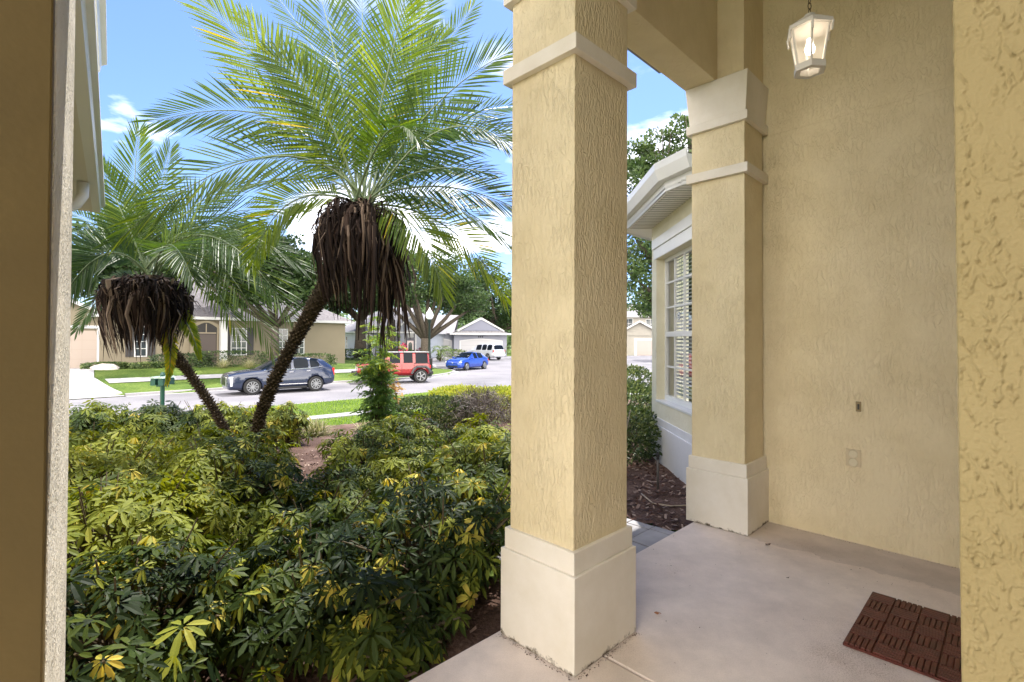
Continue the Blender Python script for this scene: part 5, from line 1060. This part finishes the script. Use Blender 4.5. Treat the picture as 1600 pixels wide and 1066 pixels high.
def enclosure():
    t = thing('screen_enclosure', 'dark framed screened pool enclosure between the two houses', 'pool enclosure', (-27, 76, -.6)); b = MB(); b.box(-34, -24, 76, 84, -.6, 1.9); b.build('back_wall', stuccoless('brown_wall', (.30, .24, .22)), t)
    b = MB()
    for k in range(6): b.tube([(-34+k*2, 75.6, -.6), (-34+k*2, 75.6, 3)], .08, 4)
    b.tube([(-34, 75.6, 3), (-24, 75.6, 3)], .12, 4); b.prism([(-34, 75.6), (-24, 75.6), (-24, 84), (-34, 84)], 3.0, 3.1); b.build('frame', M['black'], t)
enclosure()
def house_right():
    root = thing('house', 'two-storey beige house with pink-beige garage door glimpsed between column and bay', 'house', (18, 78, -.8)); P0, P1 = (12, 79), (26, 77); L0, T = fr(P0, P1)
    wm = stuccoless('tan_grey_wall', (.32, .30, .27)); b = MB(T); b.box(0, L0, -10, 0, -1.2, 5.2); b.box(4.4, 11, .003, 2.5, -1.2, 2.3); b.build('wall', wm, root)
    b = MB(T); b.box(7.3, 11, 2.51, 2.55, -.95, 1.5); b.build('garage_door', simple('garage_pinkish', (.40, .33, .32), .6), root)
    b = MB(T); b.box(6.9, 11.2, 2.502, 2.53, -.95, 1.8); b.build('door_trim', M['far_white'], root)
    b = MB(T); b.add([(3.8, 3, 2.2), (11.6, 3, 2.2), (7.7, 3, 4.4), (3.8, 0, 2.2), (11.6, 0, 2.2), (7.7, 0, 4.4)], [(0, 2, 5, 3), (1, 4, 5, 2)]); r_ = b.build('roof', shingle_l, root)
    b = MB(T); b.add([(4.2, 2.6, 2.2), (11.2, 2.6, 2.2), (7.7, 2.6, 4.2)], [(0, 1, 2)]); b.build('gable_wall', wm, root)
    b = MB(T)
    for x0 in (3.8, 11.6): b.add([(x0, 3.01, 2.0), (7.7, 3.01, 4.2), (7.7, 3.01, 4.5), (x0, 3.01, 2.3), (x0, 3.05, 2.0), (7.7, 3.05, 4.2), (7.7, 3.05, 4.5), (x0, 3.05, 2.3)], [(0, 1, 2, 3), (4, 5, 6, 7), (0, 1, 5, 4)])
    b.build('fascia', M['far_white'], r_)
    window(root, T, 5.6, 6.9, 3.4, 4.8, 0, 2, 2); window(root, T, 2.0, 3.2, 3.3, 4.7, 0, 2, 2); window(root, T, 1.5, 3.2, .2, 1.6, 0, 2, 2); window(root, T, 9, 10.2, 3.3, 4.7, 0, 2, 2)
    hip_roof(root, [P0, P1, (27, 88), (13, 90)], 5.25, 7.6, ((17, 84), (22, 83)), shingle_l, .5)
house_right()

# ------------------------------------------------------------------ planting round the houses
for (x, y, rx, ry, z1, tc, lab) in [(-18.1, 32.1, 2.2, .55, .62, .30, 'clipped box hedge under the shuttered window of the beige house'), (-13.6, 33.0, 1.9, .5, .45, .35, 'clipped box hedge right of the oak trunk'), (-12.8, 31.5, .55, .5, -.05, .30, 'small round clipped bush just behind the blue crossover'),
     (-25.5, 29.6, .6, .5, .35, .5, 'upright green shrub beside the beige garage door') , (-23.5, 28.9, 1.0, .6, -.02, .45, 'low light green mound shrub near the beige garage'), (-20.6, 31.2, 1.6, .4, .45, .15, 'dark low hedge left of the dark entry'), (-21.5, 30.0, 1.1, .5, -.05, .5, 'low green mound shrub in front of the dark low hedge')]:
    blob_shrub('bush', lab, 'bush', x, y, rx, ry, z1, 2600, .11, box_leaf, tc, .18, stems=False, rot=R(42), square=5)
for (x, y, lab) in [(-17.9, 31.0, 'pale grassy clump left under the clipped hedge'), (-16.6, 31.6, 'pale grassy clump right under the clipped hedge')]: grass_tuft(x, y, lab, .9, 320, grp='pale clumps under the hedge')
for (x, y, rx, z1, tc, lab) in [(-13.0, 57.0, 1.8, .35, .35, 'low hedge in front of the arched window of the pale blue house'), (-17.0, 54.5, 1.6, .35, .25, 'low dark hedge near the corner of the pale blue house'), (-6.9, 57, 1.6, .3, .6, 'light green bush right of the oak trunk'), (-20.3, 59.0, .5, .35, .05, 'small dark round bush against the side wall of the pale blue house')]:
    blob_shrub('bush', lab, 'bush', x, y, rx, .6, z1, 1500, .18, box_leaf, tc, .18, stems=False, square=4)
pink = leafmat('pink_flower', [(0, (.45, .02, .06)), (1, (.85, .15, .25))], .2, .6)
blob_shrub('flower_bush', 'bright pink-red flowering bush in front of the arched entry, above the red car', 'flower bush', -10.9, 50, .42, .4, 1.05, 500, .14, pink, .5, .3)
blob_shrub('flower_bush', 'dark red-leaved bush beside the oak trunk, above the red car', 'flower bush', -9.0, 49, .4, .4, .6, 400, .14, leafmat('dark_red_leaf', [(0, (.05, .01, .02)), (1, (.25, .03, .06))], .1, .6), .4, .3)
b = MB(); q = random.Random(3); 
bm = bmesh.new(); bmesh.ops.create_icosphere(bm, subdivisions=3, radius=1)
for v in bm.verts: v.co *= 1+.22*noise.noise(v.co*1.6); v.co.x *= .75; v.co.y *= .5; v.co.z *= .33
bmesh.ops.translate(bm, verts=bm.verts, vec=(-23.0, 28.3, -.35)); me = bpy.data.meshes.new('boulder'); bm.to_mesh(me); bm.free(); me.materials.append(ramp_noise('boulder_stone', [(.3, (.35, .31, .27)), (.7, (.6, .55, .5))], 4, .9, .03)); o = bpy.data.objects.new('boulder', me); col.objects.link(o); tag(o, 'pale boulder on the mulch near the beige garage', 'boulder')
def roundpalm(x, y, h, lab):
    zb = g1(x, y); t = thing('palm_tree', lab, 'palm', (x, y, zb)); b = MB(); b.tube([(x, y, zb), (x+.1, y, zb+h)], [.12, .09], 8); b.build('trunk', M['palmtrunk'], t)
    for k in range(14):
        a = k*2.4; e = .9 if k % 2 else .3; p0 = np.array([x+.1, y, zb+h]); p1 = p0+np.array([math.cos(a)*.7, math.sin(a)*.7, e]); p2 = p0+np.array([math.cos(a)*1.4, math.sin(a)*1.4, e-.9])
        frond(t, p0, p1, p2, .5, .4, .2, 16, .05, on=False)
roundpalm(-7.9, 55, 1.3, 'small round-headed palm in front of the white garage')
roundpalm(.2, 60, 1.2, 'small pale palm at the right corner of the garages')

# ------------------------------------------------------------------ trees
oak_leaf = leafmat('oak_leaf', [(0, (.014, .03, .012)), (.5, (.04, .075, .022)), (1, (.13, .18, .07))], .2, .5, .3)
def tree(name, lab, x, y, zb, th, tr, blobs, n, size, mt=None, tc=.4, lean=(0, 0), grp=None, seed=1, fill=.7):
    q = np.random.default_rng(seed); t = thing(name, lab, 'tree', (x, y, zb), grp)
    fork = np.array([x+lean[0], y+lean[1], zb+th]); b = MB()
    b.tube([(x, y, zb-.2), (x+lean[0]*.4, y+lean[1]*.4, zb+th*.5), tuple(fork)], [tr*1.3, tr, tr*.85], 10)
    for (dx, dy, z, r) in blobs:
        c = np.array([x+dx, y+dy, z]); mid = fork*.5+c*.5+q.normal(0, .15, 3)*r*.3; mid[2] -= r*.1
        b.tube([tuple(fork-np.array([0, 0, .15])), tuple(mid), tuple(c)], [tr*.55, tr*.35, tr*.12], 7)
        for k in range(5):
            d = unit(q.normal(0, 1, 3)); b.tube([tuple(c*.6+mid*.4), tuple(c+d*r*.8)], [tr*.16, tr*.04], 5)
    b.build('trunk', M['bark'], t, smooth=True)
    tot = sum(r**2 for *_, r in blobs); C = []; T = []; Dn = []
    for (dx, dy, z, r) in blobs:
        c = np.array([x+dx, y+dy, z]); nc = max(6, int(26*r**2/tot*len(blobs)*1.0)); nl = int(n*r**2/tot)
        cd = unit(q.normal(0, 1, (nc, 3))); cc = c+cd*(r*q.uniform(.35, 1.0, nc)**.6)[:, None]*np.array([1, 1, .78]); ct = q.normal(0, .10, nc)
        k = q.integers(nc, size=nl); off = unit(q.normal(0, 1, (nl, 3)))*(q.uniform(0, 1, nl)**.5*r*.34)[:, None]*np.array([1, 1, .7]); p = cc[k]+off
        C.append(p); T.append(tc+ct[k]+q.normal(0, .12, nl)); Dn.append(unit(off+q.normal(0, .4, (nl, 3))*r*.2))
    C = np.concatenate(C); T = np.clip(np.concatenate(T), 0, 1); D = unit(np.concatenate(Dn)+np.array([0, 0, .2])); S = unit(np.cross(D, q.normal(0, 1, D.shape)))
    sz = size*q.uniform(.6, 1.4, len(C)); b = MB()
    # two-triangle leaf clumps
    W = (sz*.38)[:, None]; A_ = C; B_ = C+D*sz[:, None]; m_ = (A_+B_)/2; V = np.stack([A_, m_-S*W, B_, m_+S*W], 1).reshape(-1, 3)
    b.v = [tuple(p) for p in V]; b.f = [(4*k, 4*k+1, 4*k+2, 4*k+3) for k in range(len(C))]; b.t = list(T); b.m = [0]*len(C); b.build('crown', mt or oak_leaf, t); return t
# oak in front of the pale blue house
tree('oak_tree', 'spreading oak with thick forked trunk in front of the pale blue house', -8.3, 48, g1(-8.3, 48), 2.6, .5,
     [(-3.6, 0, 7.4, 2.3), (-1.0, -1.2, 6.6, 2.2), (-2.2, 1, 9.0, 2.0), (1.2, 0, 6.6, 2.1), (3.6, .5, 5.8, 1.9), (2.6, -1, 7.6, 2.1), (5.0, 1, 5.0, 1.5), (-5, .5, 5.8, 1.5), (.4, .6, 8.6, 2.0)], 17000, .22, tc=.5, seed=3)
tree('oak_tree', 'dark oak with straight trunk in front of the beige house', -15.9, 33.5, g1(-15.9, 33.5), 2.7, .27,
     [(-1.8, 0, 5.2, 1.7), (.6, -.6, 4.7, 1.5), (1.9, .6, 5.6, 1.7), (0, .3, 7.0, 1.9), (-3.4, .4, 6.2, 1.7), (3.6, 0, 5.4, 1.5), (-5.6, -2.5, 6.4, 1.8), (-3.5, -3.4, 6.8, 1.6), (0, -3, 6.9, 1.5), (-2.2, -1, 4.4, 1.2), (2.0, -1, 4.2, 1.1)], 24000, .22, tc=.34, seed=5)
tree('oak_tree', 'tall dark tree behind the right end of the garages', -1.5, 84, -.7, 4, .6, [(-6, 0, 8, 4.5), (-2, -2, 9, 4.5), (2.5, 0, 7.5, 4.2), (-4, 1, 12.5, 3.6), (-8.5, 1, 11, 3.8), (4.5, 0, 5.0, 2.6), (-1, 0, 4.6, 3.2)], 16000, .38, tc=.30, seed=7)
tree('oak_tree', 'pale green oak rising behind the bay roof at the right', 7.0, 19.5, g1(7, 19.5), 3.0, .24, [(-1.9, .2, 3.2, 1.0), (-2.6, 0, 4.2, 1.1), (-2.8, 0, 6.4, 1.0), (-2.0, 0, 7.6, 1.1), (-2.0, 0, 5.4, 1.3), (-2.1, 0, 8.5, .9), (-1.3, 0, 9.0, .9), (0, 0, 9.6, 1.0), (-.7, 0, 7.2, 1.5), (.4, .4, 8.3, 1.4), (-.5, -.3, 5.6, 1.4), (1.4, 0, 6.6, 1.5), (1.3, -.4, 9.0, 1.0), (-.9, .3, 4.3, 1.0), (.3, 0, 4.6, 1.2), (1.9, .3, 8.4, 1.1)], 30000, .12, tc=.62, seed=9)
tree('oak_tree', 'dark broad tree behind the beige house', -30, 52, -.5, 5, .6, [(-6, 0, 8, 4), (0, 0, 8.5, 4), (5, 0, 7.5, 3.6), (3, 1, 11, 3)], 12000, .42, tc=.30, seed=12)
tree('oak_tree', 'broad tree rising above the ridge of the beige house', -17, 56, -.5, 4, .6, [(-5, 0, 8, 3.6), (0, 0, 9.5, 4), (-2, -1, 7, 3.4), (3.0, 0, 8.5, 2.8)], 13000, .42, tc=.30, seed=13)
tree('oak_tree', 'green tree far beyond the right-hand bushes', 19, 60, -.8, 3.5, .4, [(-2, 0, 6.5, 2.4), (1, 0, 7.5, 2.8), (-3.6, 0, 5.4, 1.6)], 5000, .28, tc=.45, seed=14)
tree('oak_tree', 'dark tree at the far left behind the garage of the beige house', -35, 44, -.5, 4, .45, [(-3, 0, 7.5, 3), (0, 0, 9.0, 3.2), (3.5, 0, 8.0, 3), (0, 1, 11.0, 2.6)], 12000, .36, tc=.28, seed=18)
tree('oak_tree', 'dark dense tree directly behind the entry of the beige house', -24.5, 45, -.5, 4, .45, [(-4, 0, 7.5, 3), (0, 0, 8.0, 3.2), (3.5, 0, 7.0, 2.8), (-1, 1, 10.0, 2.6), (5.5, 0, 5.4, 2.0)], 14000, .34, tc=.28, seed=15)
tree('oak_tree', 'dark green tree between the beige house and the pale blue house', -12.5, 52, -.5, 4, .4, [(-3, 0, 6.5, 2.6), (0, 0, 8.5, 2.8), (-4.5, 0, 9.5, 2.4)], 11000, .32, tc=.32, seed=16)
tree('oak_tree', 'mid-green tree behind the roof of the pale blue house', -13, 82, -.5, 5, .5, [(-4, 0, 8, 4), (2, 0, 9, 4), (6, 0, 7.5, 3.4)], 10000, .36, tc=.40, seed=17)
# distant woods as one mass
def woods():
    q = np.random.default_rng(21); b = MB(); C = []; T = []
    for k in range(70):
        x = q.uniform(-150, 90); y = q.uniform(108, 150); h = q.uniform(7, 12.5) if x < -12 or x > 6 else q.uniform(8, 14); r = q.uniform(3.5, 6)
        if x > 8 and x < 60: h *= .8
        for m_ in range(3):
            c = np.array([x+q.normal(0, 2), y+q.normal(0, 2), h-r*.8-m_*2.2]); n = 520; d = unit(q.normal(0, 1, (n, 3))); C.append(c+d*(r*q.uniform(.5, 1, n)**.5)[:, None]*(1+.25*np.sin(d[:, :1]*7+d[:, 2:]*6))); T.append(np.full(n, q.normal(.5, .12))+q.normal(0, .12, n))
    C = np.concatenate(C); T = np.clip(np.concatenate(T), 0, 1); n = len(C); D = unit(q.normal(0, 1, (n, 3))); S = unit(np.cross(D, q.normal(0, 1, (n, 3)))); s = .5
    V = np.stack([C-D*s, C-S*s*.6, C+D*s, C+S*s*.6], 1).reshape(-1, 3); b.v = [tuple(p) for p in V]; b.f = [(4*k, 4*k+1, 4*k+2, 4*k+3) for k in range(n)]; b.t = list(T); b.m = [0]*n
    b.build('woods', leafmat('woods_leaf', [(0, (.03, .06, .025)), (1, (.16, .24, .10))], .2, .6, .2), kind='stuff', label='distant green woods closing the view behind the houses')
woods()
